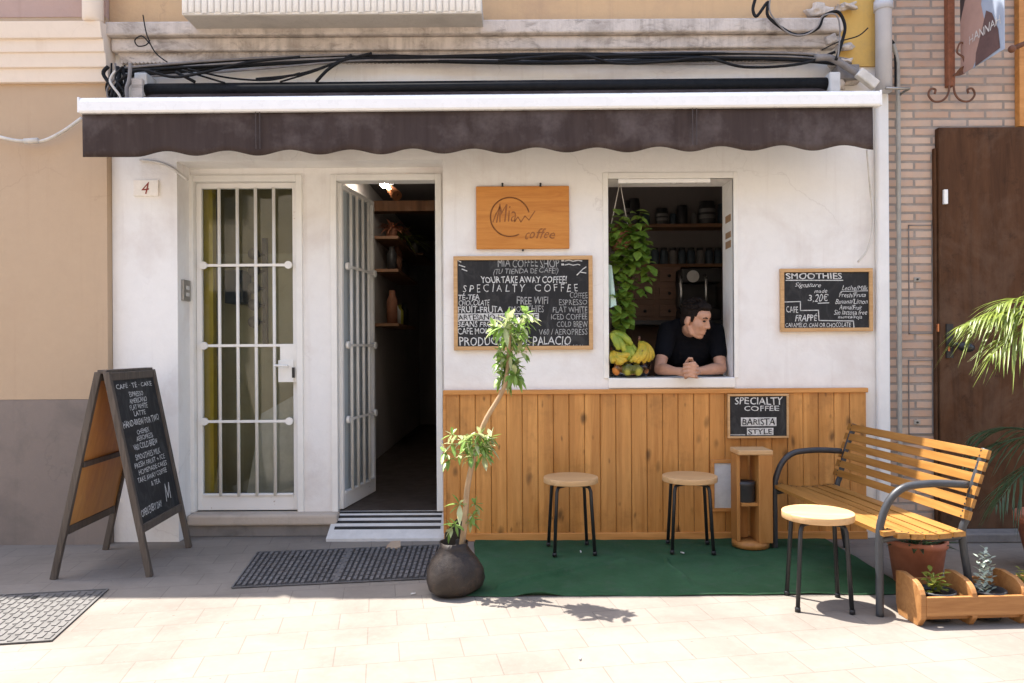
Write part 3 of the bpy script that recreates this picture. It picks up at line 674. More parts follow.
cable([(280,82),(318,70),(350,56)],.006,M['cable'],'thin black cable dropping left from the bundle above the doorway, middle strand',-.17)
cable([(316,82),(330,68),(352,55)],.010,M['cable'],'thick black cable dropping steeply to the awning roll above the doorway',-.17)
cable([(498,61),(540,57),(580,55),(615,63),(660,62),(705,58),(745,67),(800,64),(835,52)],.009,M['cable'],'black cable sagging in two loops under the right half of the cornice',-.17)
cable([(176,72),(195,82)],.010,M['cable'],'short black cable ending behind the left awning bar',-.17)
cable([(182,70),(215,80),(225,83)],.006,M['cable'],'thin black cable slanting from the left bundle to the awning roll',-.17)
cable([(188,69),(230,78),(270,80),(300,73)],.006,M['cable'],'thin black cable sagging over the left part of the awning roll',-.17)
cable([(143,15),(147,35),(155,52),(167,62)],.004,M['cable'],'thin black wire hanging from the upper wall to the bundle',-.20)
cable([(150,44),(142,36),(135,40),(138,46),(146,45),(150,40)],.004,M['cable'],'small curled loop of black wire at the left of the cornice',-.20)
cable([(755,0),(753,10),(757,16),(768,2),(768,16),(785,30),(800,35),(818,28),(824,16),(838,12),(845,26),(842,42),(836,60)],.010,M['cable'],'heavy black cable looping around the right end of the cornice',-.21)
cable([(770,0),(771,14),(787,32),(804,35),(817,27),(823,16),(836,15),(840,30),(838,58)],.005,M['greycable'],'thin grey cable following the loop at the cornice end',-.22)
cable([(815,58),(830,58),(845,66),(858,74),(866,80)],.022,M['greycable'],'thick grey sheathed cable bending down beside the drainpipe',-.17)
cable([(822,50),(838,42),(858,36),(868,28)],.004,M['cable'],'thin black wire sticking out at the right end of the cornice',-.2)
cable([(-20,132),(8,139),(22,141),(42,141),(62,132),(82,118)],.011,M['whitecable'],'white cable sagging across the peach wall to the awning',-.12)
cable([(140,160),(158,162.5),(170,167),(180,174),(188,180)],.008,M['whitecable'],'white cable curving from the awning to the barred door corner',-.01)
cable([(867,150),(870,185),(873,222),(868,248),(858,262)],.007,M['whitecable'],'white cable hanging down the wall left of the drainpipe',-.06)
q=MB(); X,Z=W(32,141,-.13); q.tube([(X-.05,-.125,Z),(X+.04,-.125,Z+.004)],.018,10); tag(q.build('cable_connector',M['whitecable']),'white inline connector on the cable across the peach wall','connector')
# tangle of wires at the left end
for k in range(13):
    a=random.uniform(108,135); P=[(a,random.uniform(62,72)),(a+random.uniform(-8,8),random.uniform(74,84)),(a+random.uniform(-10,8),random.uniform(88,98)),(a+random.uniform(-6,6),104)]
    o=cable(P,random.choice([.006,.008,.012]),M[random.choice(['cable','cable','greycable','whitecable'])],'one of the tangled wires hanging at the left end of the awning',random.uniform(-.24,-.08)); o['group']='tangled wires at the left end of the awning'
q=MB(); X,Z=W(145,84,-.12); q.box(X-.05,X+.03,-.16,-.02,Z-.07,Z+.06); tag(q.build('junction_box',M['plastic'],bev=.008),'grey junction box under the tangled wires at the left','junction box')
q=MB(); X,Z=W(846,73,-.1); q.box(X-.06,X+.08,-.12,-.01,Z-.045,Z+.05); tag(q.build('junction_box',M['greycable'],bev=.006),'dark grey junction box beside the drainpipe top','junction box')
q=MB(); a=Vector((W(858,72,-.19)[0],-.19,W(858,72,-.19)[1])); c=Vector((W(876,86,-.19)[0],-.19,W(876,86,-.19)[1])); q.bar(a,c,.05,.06); tag(q.build('cable_sleeve',M['whitecable'],bev=.008),'cream plastic sleeve slanting above the right end of the awning','cable sleeve')

ht=thing('house_number_tile','white tile with a dark red number 4 on the left pier','house number',(WX(146,-.01),0,WZ(146,196,0)))
xa,za=W(133.5,180,-.01); xb,zb_=W(158.5,196,-.01)
q=MB(); q.box(xa,xb,-.014,.0,zb_,za); q.build('tile',M['tile'],ht,bev=.003)
q=MB(); text(q,'4',(0,-.0155,0),(1,0,0),(0,0,1),(xa+xb)/2-.026,(xa+xb)/2+.022,zb_+.018,za-.016,shear=.2); q.build('numeral',M['red'],ht)
db=thing('doorbell','small metal doorbell plate on the reveal of the barred door','doorbell',(RL,.1,WZ(185,300,.1)))
z0_,z1_=WZ(185,301,.1),WZ(185,280,.1); q=MB(); q.box(RL,RL+.018,.05,.16,z0_,z1_); q.build('plate',M['metal'],db,bev=.003)
q=MB()
for k in range(2): q.box(RL+.018,RL+.026,.085,.125,z0_+.03+k*.045,z0_+.055+k*.045)
q.build('button',M['papwhite'],db,bev=.002)
q=MB(); q.box(RL,RL+.012,.03,.08,WZ(183,205,.05)-.02,WZ(183,205,.05)+.005)
# utility box in the cladding
ub=thing('utility_hatch','pale grey utility hatch in a wooden frame on the cladding behind the second stool','hatch',(WX(725,-.035),-.03,WZ(725,510,-.03)))
xa,za=W(714,463,-.04); xb,zb_=W(738,508,-.04)
q=MB(); q.box(xa,xb,-.044,-.026,zb_,za); q.build('cover',M['plastic'],ub,bev=.003)
q=MB(); k=.022
for t_ in ((xa-k,xb+k,za,za+k),(xa-k,xb+k,zb_-k,zb_),(xa-k,xa,zb_,za),(xb,xb+k,zb_,za)): q.box(t_[0],t_[1],-.052,-.026,t_[2],t_[3])
q.build('frame',M['trim'],ub,bev=.003)

# ================================================================== SIGNS
def sign(name,label,cat,rect,y,fw,fmat,bmat=M['board']):
    xa,za=W(rect[0],rect[1],y); xb,zb_=W(rect[2],rect[3],y)
    za=(za+W(rect[2],rect[1],y)[1])/2; zb_=(zb_+W(rect[0],rect[3],y)[1])/2
    t=thing(name,label,cat,((xa+xb)/2,y,zb_))
    q=MB(); q.box(xa+fw*.6,xb-fw*.6,y-.002,y+.012,zb_+fw*.6,za-fw*.6); q.build('board',bmat,t)
    if fmat:
        q=MB(); yy=y-.012
        q.box(xa,xb,yy,y+.014,za-fw,za); q.box(xa,xb,yy,y+.014,zb_,zb_+fw); q.box(xa,xa+fw,yy,y+.014,zb_+fw,za-fw); q.box(xb-fw,xb,yy,y+.014,zb_+fw,za-fw); q.build('frame',fmat,t,bev=.002)
    return t
def P2(y): return lambda px,py: W(px,py,y)
def writer(y):
    q=MB()
    def wr(s,x0,y0,x1,y1,mi=0,shear=0,off=0):
        xa,za=W(x0,y0,y); xb,zb_=W(x1,y1,y); sl=(W(x1,y0,y)[1]-za)
        text(q,s,(0,y,0),(1,0,0),(0,0,1),xa,xb,zb_,za,mi,shear,off)
    def ln(pts,w=.006,mi=0):
        stroke(q,[W(a,b_,y) for a,b_ in pts],w,(0,y,0),(1,0,0),(0,0,1),mi)
    return q,wr,ln
y=-.016
t=sign('menu_chalkboard','large framed chalkboard menu headed MIA COFFEE SHOP between the doorway and the window','chalkboard',(453.5,256,593,350),y,.026,M['frame'])
q,wr,ln=writer(y-.0035)
wr('MIA COFFEE SHOP',498,259,559,267,1); wr('(TU TIENDA DE CAFE!)',493,268.5,558,275,1,.15); wr('YOUR TAKE AWAY COFFEE!',481,276.5,567,283,0,0,.012); wr('S P E C I A L T Y    C O F F E E',463,284.5,578,291.5,0,.05,-.005)
wr('TÉ-TEA',458,293,480,299.5,0,0,.012); wr('CHOCOLATE',458.5,300,490,305.5,0,.15); wr('FRUIT-FRUTA',458,306.5,503,312.5,0,0,.014)
wr('FREE WIFI',517,297,548,304,1,0,.005); wr('SMOOTHIES',508,306,544,312,1)
a,b_=W(457,313.5,y-.003),W(539,320.5,y-.003); q.add([(a[0],y-.003,b_[1]),(b_[0],y-.003,b_[1]),(b_[0],y-.003,a[1]),(a[0],y-.003,a[1])],[(0,1,2,3)],0)
qq,wr2,ln2=writer(y-.0045); wr2('ARTESANO-HOMEMADE',458.5,314.5,537.5,319.8,0,0,.01)
wr('BEANS FROM ORIGIN',457.5,321.5,524,327,0,0,.01); wr('CAFE MOLIDO',457.5,328,500,334,0,0,.008); wr('PRODUCTOS DE PALACIO',459.5,337,571,345,0,0,.002); wr('(MÁLAGA)',561,344,583,348.2,1)
for s,x0,yy in (('COFFEE',573,292.5),('ESPRESSO',562,299.5),('FLAT WHITE',556,306.8),('ICED COFFEE',554,314),('COLD BREW',560,321.5),('V60 / AEROPRESS',542,329)): wr(s,x0-3,yy,587.5,yy+5.6,1)
for k in range(2):
    ln([(562,260.5+k*4),(563.5,260.5+k*4)],.012); ln([(565,261+k*4),(569,260+k*4),(573,261.2+k*4),(578,260.3+k*4),(582-k*2,261+k*4)],.006)
ln([(577,275),(583,269),(586,267)],.006); ln([(580,272),(586,273)],.006); ln([(457,260),(461,262)],.006); ln([(459,265),(465,267)],.006); ln([(462,269),(467,271)],.006)
q.build('chalk_lettering',[M['chalk'],M['greychalk']],t); qq.build('dark_lettering',M['board'],t)

t=sign('smoothies_chalkboard','small framed chalkboard headed SMOOTHIES on the wall right of the window','chalkboard',(780,268.5,872.5,331.5),y,.024,M['frame'])
q,wr,ln=writer(y-.0035)
wr('SMOOTHIES',786,273,842,278.8,0,0,.014); ln([(786,280.3),(843,280.3)]); wr('Signature',795,282.5,821,288.5,0,.35); wr('made',814,289,827,293,0,.35); wr('3,20€',808,294,829,302,0,.25); ln([(818,303.2),(829,302.8)])
for s,x0,x1,yy in (('Leche/Milk',842,868,285.5),('Fresh/Fruta',839,866,292.5),('Banana/Limon',835,868,299),('Avena/Fruit',839,862,305),('Sin lactosa free',834,867,310),('menta/soja',838,862,315)): wr(s,x0,yy,x1,yy+4.6,0,.3)
ln([(841,291.4),(868,290.8)],.004)
ln([(784.5,302),(800.5,301.5),(800.5,310.5),(818.5,310.2),(819,320.5),(853.5,321),(854,327.5)],.006)
wr('CAFE',786.5,306,798,313,0,.1); wr('FRAPPÉ',795.5,313.5,817,321,0,.1,.01); wr('CARAMELO, CHAI OR CHOCOLATE',785.5,323,851,327.8,0,.1)
q.build('chalk_lettering',M['chalk'],t)

y=-.058
t=sign('barista_chalkboard','small chalkboard reading SPECIALTY COFFEE BARISTA STYLE hung on the cladding','chalkboard',(727.5,394,788.5,438),y,.013,M['frame'])
q,wr,ln=writer(y-.0035); qq,wr2,ln2=writer(y-.0050)
wr('SPECIALTY',735,397.5,783,404.5,0,0,.006); wr('COFFEE',744,405.5,779,411,0,0,.006)
def white_box(x0,y0,x1,y1):
    a,b_=W(x0,y0,y-.0035),W(x1,y1,y-.0035); q.add([(a[0],y-.0035,b_[1]),(b_[0],y-.0035,b_[1]),(b_[0],y-.0035,a[1]),(a[0],y-.0035,a[1])],[(0,1,2,3)],0)
white_box(741,417.5,776.5,426); white_box(747,428,773.5,435); wr2('BARISTA',742.5,418.7,775.3,425,0,0,.01); wr2('STYLE',748.5,429,772,434.2,0,0,.01)
ln([(730.5,434.8),(745,434.8)],.007,1); q.build('chalk_lettering',[M['chalk'],M['greychalk']],t); qq.build('dark_lettering',M['board'],t)

y=-.024
t=sign('wooden_logo_sign','orange wooden sign with a burnt circle logo hung above the large menu','sign',(476,186,569.5,249),y,.0,None,M['signwood'])
for o in t.children: o.modifiers.new('b','BEVEL').width=.004
q,wr,ln=writer(y-.0045)
c=(510,217); R_=19.5
ln([(c[0]+R_*math.cos(a),c[1]-R_*math.sin(a)) for a in [math.radians(d) for d in range(15,300,6)]],.008)
wr('Mia',497,205,516,222,0,.45,-.01); ln([(514,222),(518,217),(521,222),(525,216),(529,220),(535,211)],.006); ln([(493,222),(496,214),(500,207),(500,222)],.006)
wr('coffee',524,229,555,239,0,.3); q.build('burnt_logo',M['engrave'],t)
q=MB()
for px in (502.5,540.5): X,Z=W(px,185,y); q.tube([(X,y-.004,Z-.012),(X,y-.004,Z+.012)],.007,8)
X,Z=W(523,250,y); q.tube([(X,-.02,Z),(X,-.002,Z)],.007,8); q.build('screw',M['black'],t)

# A-frame sandwich board
ab=thing('sandwich_board','tall wooden A-frame chalkboard standing on the pavement by the left pier','sandwich board',(-2.275,-.47,0))
y0,y1=-.795,-.145; HT=1.13; ztop=HT
def slope(xf):   # frame of one leaf: foot at xf, ridge near the middle
    xr=-2.275+(.022 if xf>-2.275 else -.022)
    return lambda h: (xr+(xf-xr)*(1-h/HT))
for xf,nm in ((-2.03,'front_leaf'),(-2.54,'rear_leaf')):
    sx=slope(xf); s=1 if xf>-2.275 else -1
    q=MB()
    for yy in (y0+.02,y1-.02): q.bar((sx(0),yy,0),(sx(HT),yy,HT),.034,.03,up=(0,1,0))
    for h in (HT-.025,.26): q.bar((sx(h),y0+.04,h),(sx(h),y1-.04,h),.028,.045)
    if s<0: q.bar((sx(.62)+.012,y0+.04,.62),(sx(.62)+.012,y1-.04,.62),.022,.03)
    fr=q.build(nm,M['darkframe'],ab,bev=.003)
    n_=Vector((HT,0,-(sx(HT)-sx(0)))).normalized()*s     # outward normal
    a=Vector((sx(.27),y0+.035,.27)); a2=Vector((sx(.27),y1-.035,.27)); c2=Vector((sx(HT-.04),y1-.035,HT-.04)); c3=Vector((sx(HT-.04),y0+.035,HT-.04))
    pn=MB(); k=n_*.004
    pn.add([a+k,a2+k,c2+k,c3+k],[(0,1,2,3)] if s>0 else [(3,2,1,0)],0)
    pn.add([a-k,a2-k,c2-k,c3-k],[(3,2,1,0)] if s>0 else [(0,1,2,3)],1)
    pn.build('panel',[M['board'],M['ply']],fr)
    if s>0:
        q=MB(); U=(a2-a); Lh=U.length; U.normalize(); V=(c3-a); Lv=V.length; V.normalize(); org=a+n_*.0055
        lines=[('CAFÉ · TÉ · CAKE',.08,.92,.93,.97),('ESPRESSO',.33,.66,.865,.90),('AMERICANO',.30,.72,.82,.855),('FLAT WHITE',.28,.70,.775,.81),('LATTE',.34,.62,.73,.765),('HAND-BREW FOR TWO',.06,.92,.665,.71),('CHEMEX',.32,.62,.60,.635),('AEROPRESS',.28,.68,.555,.59),('V60 COLD BREW',.18,.76,.50,.54),('SMOOTHIES MILK',.18,.78,.43,.47),('FRESH FRUIT + ICE',.12,.86,.38,.415),('HOMEMADE CAKES',.18,.88,.33,.365),('TAKE AWAY COFFEE',.12,.84,.28,.315),('& TEA',.4,.62,.225,.26),('OPEN EVERY DAY',.05,.55,.06,.11)]
        for (s_t,x0,x1,z0,z1) in lines: text(q,s_t,org,U,V,Lh*x0,Lh*x1,Lv*z0,Lv*z1,0,0,.0,n=n_)
        stroke(q,[(Lh*.68,Lv*.08),(Lh*.72,Lv*.2),(Lh*.74,Lv*.1),(Lh*.82,Lv*.2),(Lh*.8,Lv*.09)],.008,org,U,V)
        q.build('chalk_lettering',M['chalk'],fr)
q=MB(); q.box(-2.30,-2.25,y0+.01,y1-.01,HT-.006,HT+.014); q.build('ridge',M['darkframe'],ab,bev=.003)
ab.rotation_euler.z=.075

# ================================================================== STOOLS
def make_stool():
    t=thing('stool','round birch stool with black tube legs standing left on the green carpet','stool',(0,0,0),'round stools in front of the shop')
    q=MB(); R0=.166; q.lathe([(R0,.417),(R0,.451)],(0,0,0),56,0,cap0=True,cap1=True); q.build('seat',M['seat'],t,local=True,bev=.004)
    for k in range(4):
        an=PI/4+k*PI/2; c,s=math.cos(an),math.sin(an); P=[(.05*c,.05*s,.405),(.115*c,.115*s,.405),(.135*c,.135*s,.398),(.145*c,.145*s,.375),(.172*c,.172*s,.0)]
        q=MB(); q.tube(P,.0105,10); q.lathe([(.0135,0),(.0135,.02),(.011,.022)],(.172*c,.172*s,0),10,0); q.build('leg',M['black'],t,local=True)
    q=MB(); q.lathe([(.06,.402),(.06,.414)],(0,0,0),16,0); q.build('mount_plate',M['black'],t,local=True)
    return t
s0=make_stool()
sp=[(.354,4.58,.10,'round birch stool with black legs on the carpet in front of the bare cladding'),(1.085,4.60,-.10,'round birch stool with black legs in front of the utility hatch, below the man'),(1.475,3.63,-.15,'sunlit round stool with black legs in front of the bench')]
for i,(x,Z,r,lab) in enumerate(sp):
    o=s0 if i==0 else copy_tree(s0); o.location=(x,Z-CAMD,.014 if i<2 else 0); o.rotation_euler=(0,0,r); o['label']=lab

# ================================================================== BENCH
bn=thing('garden_bench','slatted wooden garden bench with curved grey steel arms standing end-on to the wall','bench',(1.655,-.85,0),rz=math.radians(-86.3))
Lb=1.17
for xs in (-Lb/2,Lb/2):
    q=MB(); Y=lambda a,b_:(xs,a,b_)
    P=[(0,0),(0,.1),(.0,.36),(.012,.45),(.05,.535),(.115,.59),(.20,.605),(.30,.608),(.425,.60)]
    q.tube(spline([Y(*p) for p in P],4),.018,10); 
    q.build('arm_frame',M['steel'] ,bn,local=True)
    q=MB(); P=[(.455,0),(.40,.35),(.42,.45),(.455,.6),(.515,.765)]
    q.tube(spline([Y(*p) for p in P],4),.017,10); q.tube(spline([Y(0,.35),Y(.12,.365),Y(.3,.355),Y(.39,.36)],4),.016,8); q.build('back_post',M['steel'],bn,local=True)
def slat(yc_,zc_,w,ang,th=.022):
    q=MB(); c,s=math.cos(ang),math.sin(ang); q.obox((0,yc_,zc_),(Lb/2+.045,0,0),(0,c*w/2,s*w/2),(0,-s*th/2,c*th/2)); 
    for xs in (-Lb/2,Lb/2):
        for k in (-.3,.3): q.tube([(xs,yc_+c*w*k-s*th/2,zc_+s*w*k+c*th/2),(xs,yc_+c*w*k-s*(th/2+.002),zc_+s*w*k+c*(th/2+.002))],.005,8,1)
    q.build('slat',[M['slat'],M['black']],bn,local=True,bev=.005)
for k in range(6):
    yy=.022+k*.067; slat(yy,0.388-.03*math.sin(PI*min(1,yy/.42))*.6+(.006 if k==0 else 0),.058,(.10 if k==0 else -.03 if k<4 else .06))
for k in range(6):
    f_=(k+.35)/6; yb_=.40+.11*f_; zb_=.445+.335*f_; slat(yb_,zb_,.042,math.radians(71),.018)
q=MB(); q.tube([(-Lb/2,.2,.36),(Lb/2,.2,.36)],.012,8); q.build('cross_rail',M['steel'],bn,local=True)

# ================================================================== STAND WITH BLACK TIN
X0s,_=G(736,551); Zs=4.60-CAMD
xa,xb=WX(735,Zs),WX(771,Zs); zc_=WZ(752,450,Zs); ws=thing('wooden_stand','narrow open wooden stand with a middle shelf against the cladding','stand',((xa+xb)/2,Zs+.07,.014))
q=MB(); q.box(xa+.014,xa+.115,Zs+.13,Zs+.155,.05,zc_-.03); q.build('back_board',M['stand'],ws,bev=.003)
q=MB(); q.box(xb-.085,xb,Zs-.02,Zs+.16,.05,zc_-.03); q.build('side_board',M['stand'],ws,bev=.003)
q=MB(); q.box(xa+.012,xa+.034,Zs+.02,Zs+.128,.05,zc_-.03); q.build('side_board',M['stand'],ws,bev=.003)
q=MB(); q.lathe([(.001,0),(.112,0),(.112,.035),(.001,.036)],((xa+xb)/2,Zs+.07,.014),24,cap0=False); q.build('base',M['stand'],ws)
q=MB(); q.box(xa+.012,xb+.004,Zs-.02,Zs+.165,zc_-.03,zc_); q.build('top',M['seat'],ws,bev=.006)
zsf=WZ(752,503,Zs); q=MB(); q.box(xa+.035,xb-.086,Zs+.0,Zs+.129,zsf-.02,zsf); q.build('shelf',M['stand'],ws)
q=MB(); q.lathe([(.058,0),(.06,.004),(.06,.10),(.062,.104),(.062,.125),(.0,.126)],((xa+xb)/2-.035,Zs+.062,zsf),20); tag(q.build('black_tin',M['tin']),'black round tin on the shelf of the wooden stand','tin')

# ================================================================== CARPET, COVERS, SCRAPS
cq=MB(); nx,ny=300,130; xa,xb=-.24,2.02; ya_,yb_=-.03-0.012,-1.135; vs=[]
p0=Vector(G(500,590)); p1=Vector(G(622,561)); FOLDS=[(p0,p1,1.0),(Vector(G(664,560)),Vector(G(692,588)),.55),(Vector(G(735,575)),Vector(G(765,566)),.4)]
def seg_d(p,p0,p1):
    d=p1-p0; t=max(0,min(1,(p-p0).dot(d)/d.length_squared)); return (p-(p0+d*t)).length, t
for i in range(nx+1):
    for j in range(ny+1):
        x=xa+(xb-xa)*i/nx; yy=ya_+(yb_-ya_)*j/ny; z=.008+.006*noise.noise(Vector((x*4,yy*5,1)))+.003*noise.noise(Vector((x*13,yy*9,4)))
        
        for fa,fb,fk in FOLDS:
            dd,t=seg_d(Vector((x+.012*math.sin(yy*17),yy)),fa,fb); z+=fk*.036*math.exp(-(dd/(.010+.006*t))**2)*(.35+.65*math.sin(PI*min(1,t+.15)))
        if j==ny: yy+=.012*noise.noise(Vector((x*3,0,5)))
        if j>ny-3 and .0<x<.25: z+=.02*math.sin(PI*x/.25)*(j-ny+3)/3
        if i==0: x+=.02*noise.noise(Vector((0,yy*4,3)))
        vs.append((x,yy,max(.004,z)))
cq.add(vs,[(i*(ny+1)+j,i*(ny+1)+j+1,(i+1)*(ny+1)+j+1,(i+1)*(ny+1)+j) for i in range(nx) for j in range(ny)],0,True)
o=cq.build('carpet',M['carpet']); tag(o,'wrinkled dark green carpet laid along the cladding under the stools','carpet'); sm=o.modifiers.new('s','SOLIDIFY'); sm.thickness=.004; sm.offset=-1 
def cover(name,label,quad,n,m,mats,z0=.004,seg=9,rib=.55,holes=(),base=0,hgt=.004):
    A,B,C,D=[Vector((*p,0)) for p in quad]    # A far-left, B far-right, C near-right, D near-left
    P=lambda u,v:(A*(1-u)+B*u)*(1-v)+(D*(1-u)+C*u)*v
    q=MB(); up=Vector((0,0,z0))
    q.add([A+up,D+up,C+up,B+up],[(0,1,2,3)],base)
    k=.012; up2=Vector((0,0,z0+.005))
    for (u0,u1,v0,v1) in ((0,1,0,k),(0,1,1-k,1),(0,k*.7,k,1-k),(1-k*.7,1,k,1-k),(.5-k*.5,.5+k*.5,k,1-k)):
        pts=[P(u0,v0),P(u0,v1),P(u1,v1),P(u1,v0)]; q.add([p+up for p in pts]+[p+up2 for p in pts],[(4,5,6,7),(0,1,5,4),(1,2,6,5),(2,3,7,6),(3,0,4,7)],1)
    for i in range(n):
        for j in range(seg):
            u0=.012+(i+.5-rib/2)*.976/n; u1=.012+(i+.5+rib/2)*.976/n; v0=.02+(j+.08+.25*((i%2)))/(seg+.3)*.96; v1=v0+.96/(seg+.3)*.8
            if abs((u0+u1)/2-.5)<.012: continue
            pts=[P(u0,v0),P(u0,v1),P(u1,v1),P(u1,v0)]; up3=Vector((0,0,z0+hgt)); q.add([p+up for p in pts]+[p+up3 for p in pts],[(4,5,6,7),(0,1,5,4),(1,2,6,5),(2,3,7,6),(3,0,4,7)],0)
    for (u,v) in holes:
        du,dv=.012,.028; pts=[P(u-du,v-dv),P(u-du,v+dv),P(u+du,v+dv),P(u+du,v-dv)]; up4=Vector((0,0,z0+.0055)); q.add([p+up4 for p in pts],[(0,1,2,3)],2)
    return tag(q.build(name,mats),label,'manhole cover')
cover('manhole_cover','dark ribbed iron utility cover in the shaded pavement before the doorway',[G(257,553),G(441,545.5),G(432,579.5),G(231,589)],34,1,[M['grating'],M['grating'],M['hole'],M['gratebase']],base=3,hgt=.007,holes=((.22,.2),(.26,.2),(.22,.82),(.26,.82),(.9,.12),(.94,.12),(.80,.80),(.86,.80)))
a,b_=Vector(G(109,590)),Vector(G(52,642)); d=Vector((-.985,-.17))*.98
cover('manhole_cover','pale dusty utility cover in the pavement at the left edge, half in sun',[a+d,a,b_,b_+d],26,1,[M['lid'],M['lid'],M['hole']],holes=((.63,.11),(.67,.11)))
q=MB(); X,Y_=G(395,548); q.prism([(-.055,-.02),(.0,-.05),(.04,-.03),(.03,.03),(-.03,.04)],(X,Y_,.012),(1,0,.15),(0,1,.35),(0,0,.012)); tag(q.build('cardboard_scrap',M['card']),'folded scrap of brown card lying before the striped ramp','scrap')
for px,py,lab in ((411,595,'white cigarette butt on the paving left of the sack pot'),(581,555,'white cigarette butt on the carpet by the left stool'),(684,556,'white cigarette butt on the carpet under the second stool'),(580,661,'cigarette butt on the sunlit paving at the bottom')):
    X,Y_=G(px,py); zz_=.017 if py<594 and px>470 else .005; an=random.random()*3; q=MB(); q.tube([(X,Y_,zz_+.001),(X+.024*math.cos(an),Y_+.024*math.sin(an),zz_+.001)],.0045,8); tag(q.build('cigarette_butt',M['papwhite']),lab,'cigarette butt')

# ================================================================== PLANTS
def palmate(q,p,d,L,n=7,pale=.3):
    """one compound leaf: short stalk, n drooping leaflets"""
    d=Vector(d).normalized(); tip=Vector(p)+d*L*.55+Vector((0,0,.01)); q.tube([p,(Vector(p)+tip)/2+Vector((0,0,.012)),tip],.0022,5,0)
    s=d.orthogonal().normalized(); b_=d.cross(s)
    for k in range(n):
        a=2*PI*k/n+random.random()*.4; dd=(d*.35+(s*math.cos(a)+b_*math.sin(a))+Vector((0,0,.15))).normalized(); l=L*random.uniform(.7,1.1)
        q.leaf(tip,dd,(0,0,1),l,l*.37,random.uniform(.05,.45),1 if random.random()<pale else 0,4,.2)
px0=G(452,590)[0]; PX,PY=-.305,3.845-CAMD
pot=thing('potted_schefflera','young tree with pale variegated leaves in a dark brown sack pot at the shade edge','potted plant',(PX,PY,0))
q=MB(); wob=lambda a,z:1+.05*math.sin(3*a+1)+.035*math.sin(5*a+z*20)+.03*math.sin(2*a+9*z)
q.lathe([(.02,0),(.105,.004),(.138,.035),(.146,.075),(.140,.125),(.118,.17),(.09,.205),(.07,.235),(.072,.26),(.066,.255),(.06,.225),(.05,.2),(.001,.2)],(PX,PY,0),36,0,wob); q.build('sack',M['sack'],pot)
q=MB(); q.add([(PX-.05,PY+.05,.22),(PX+.04,PY+.06,.22),(PX+.055,PY+.07,.34),(PX+.01,PY+.075,.36),(PX-.05,PY+.06,.29)],[(0,1,2,3,4)]); o=q.build('sack_flap',M['sack'],pot); sm=o.modifiers.new('s','SOLIDIFY'); sm.thickness=.005
q=MB(); q.lathe([(.001,.215),(.055,.21)],(PX,PY,0),16,0,cap0=False); q.build('soil',M['soil'],pot)
tp=[(459,553,3.88),(465,522,3.88),(467,491,3.88),(473,461,3.87),(484,424,3.86),(500,396,3.84),(506,380,3.83),(509,350,3.82),(510,325,3.82)]
TP=[]
for (a,b_,Z) in tp: X,Z_=W(a,b_,Z-CAMD); TP.append(Vector((X,Z-CAMD,Z_)))
TP[0].z-=.06; q=MB(); q.tube(spline(TP,5),[.0165-.008*i/40 for i in range(41)],8); q.build('trunk',M['bark'],pot)
q=MB()
for k in range(40):
    t=random.random()**1.15; py=320+62*t; X,Z_=W(509+random.uniform(-10,14)*(1.2-t),py,3.82-CAMD); a=random.random()*2*PI
    el=random.uniform(-.1,.8) if t<.4 else random.uniform(-.4,.35); d=Vector((math.cos(a)*math.cos(el),math.sin(a)*math.cos(el),math.sin(el)))
    palmate(q,Vector((X,3.82-CAMD,Z_)),d,random.uniform(.06,.09),random.choice([6,7,8]),.40 if t<.5 else .22)
for (cx,cy,n,sx,Z) in ((475,445,20,13,3.87),(458,448,6,6,3.85),(463,515,6,7,3.86)):
    for k in range(n):
        X,Z_=W(cx+random.uniform(-sx,sx),cy+random.uniform(-12,14),Z-CAMD); a=random.random()*2*PI; el=random.uniform(-.5,.3); d=Vector((math.cos(a)*math.cos(el)-.25,math.sin(a)*math.cos(el)-.2,math.sin(el)))
        palmate(q,Vector((X,Z-CAMD,Z_)),d,random.uniform(.055,.085),6,.45)
q.build('foliage',[M['leaf'],M['leafpale']],pot)

# hanging pothos in the window
hy=.06; hp=thing('hanging_pothos','trailing green pothos hanging on a cord at the left of the serving window','hanging plant',(WX(626,hy),hy,WZ(626,335,hy)))
q=MB(); X,Z=W(622,232,hy+.02); q.lathe([(.05,0),(.075,.05),(.085,.12),(.08,.12),(.06,.06)],(X-.01,hy+.04,Z-.12),18); q.build('pot',M['terraplant'],hp)
q=MB(); X1,Z1=W(620,182,hy+.04)
for dx in (-.07,.06): q.tube([(X-.01+dx,hy+.04,Z),(X1,hy+.04,Z1)],.003,5)
q.build('cord',M['whitecable'],hp)
q=MB(); vines=[]
for k in range(17):
    x0=random.uniform(613,640); y_0=random.uniform(208,238); x1=x0+random.uniform(-4,14) if x0<632 else x0+random.uniform(0,14); ln_=random.choice([35,50,70,95,100])
    if x1>640: ln_=min(ln_,60)
    x1=min(max(x1,613),652) if ln_<70 else min(max(x1,618),638)
    for j in range(int(ln_/3.0)):
        t=j/(ln_/3.0); px=x0+(x1-x0)*math.sin(t*PI/2)+random.uniform(-4,4); py=y_0+ln_*t; yy=hy+random.uniform(-.05,.06)
        X,Z=W(px,py,yy); a=random.uniform(0,2*PI); q.leaf((X,yy,Z),(math.cos(a),-abs(math.sin(a))*.9-.1,random.uniform(-.8,.7)),(random.uniform(-.4,.4),-.4,1),random.uniform(.05,.085),random.uniform(.045,.07),.35,0,4,.15)
q.build('foliage',[M['pothos']],hp)
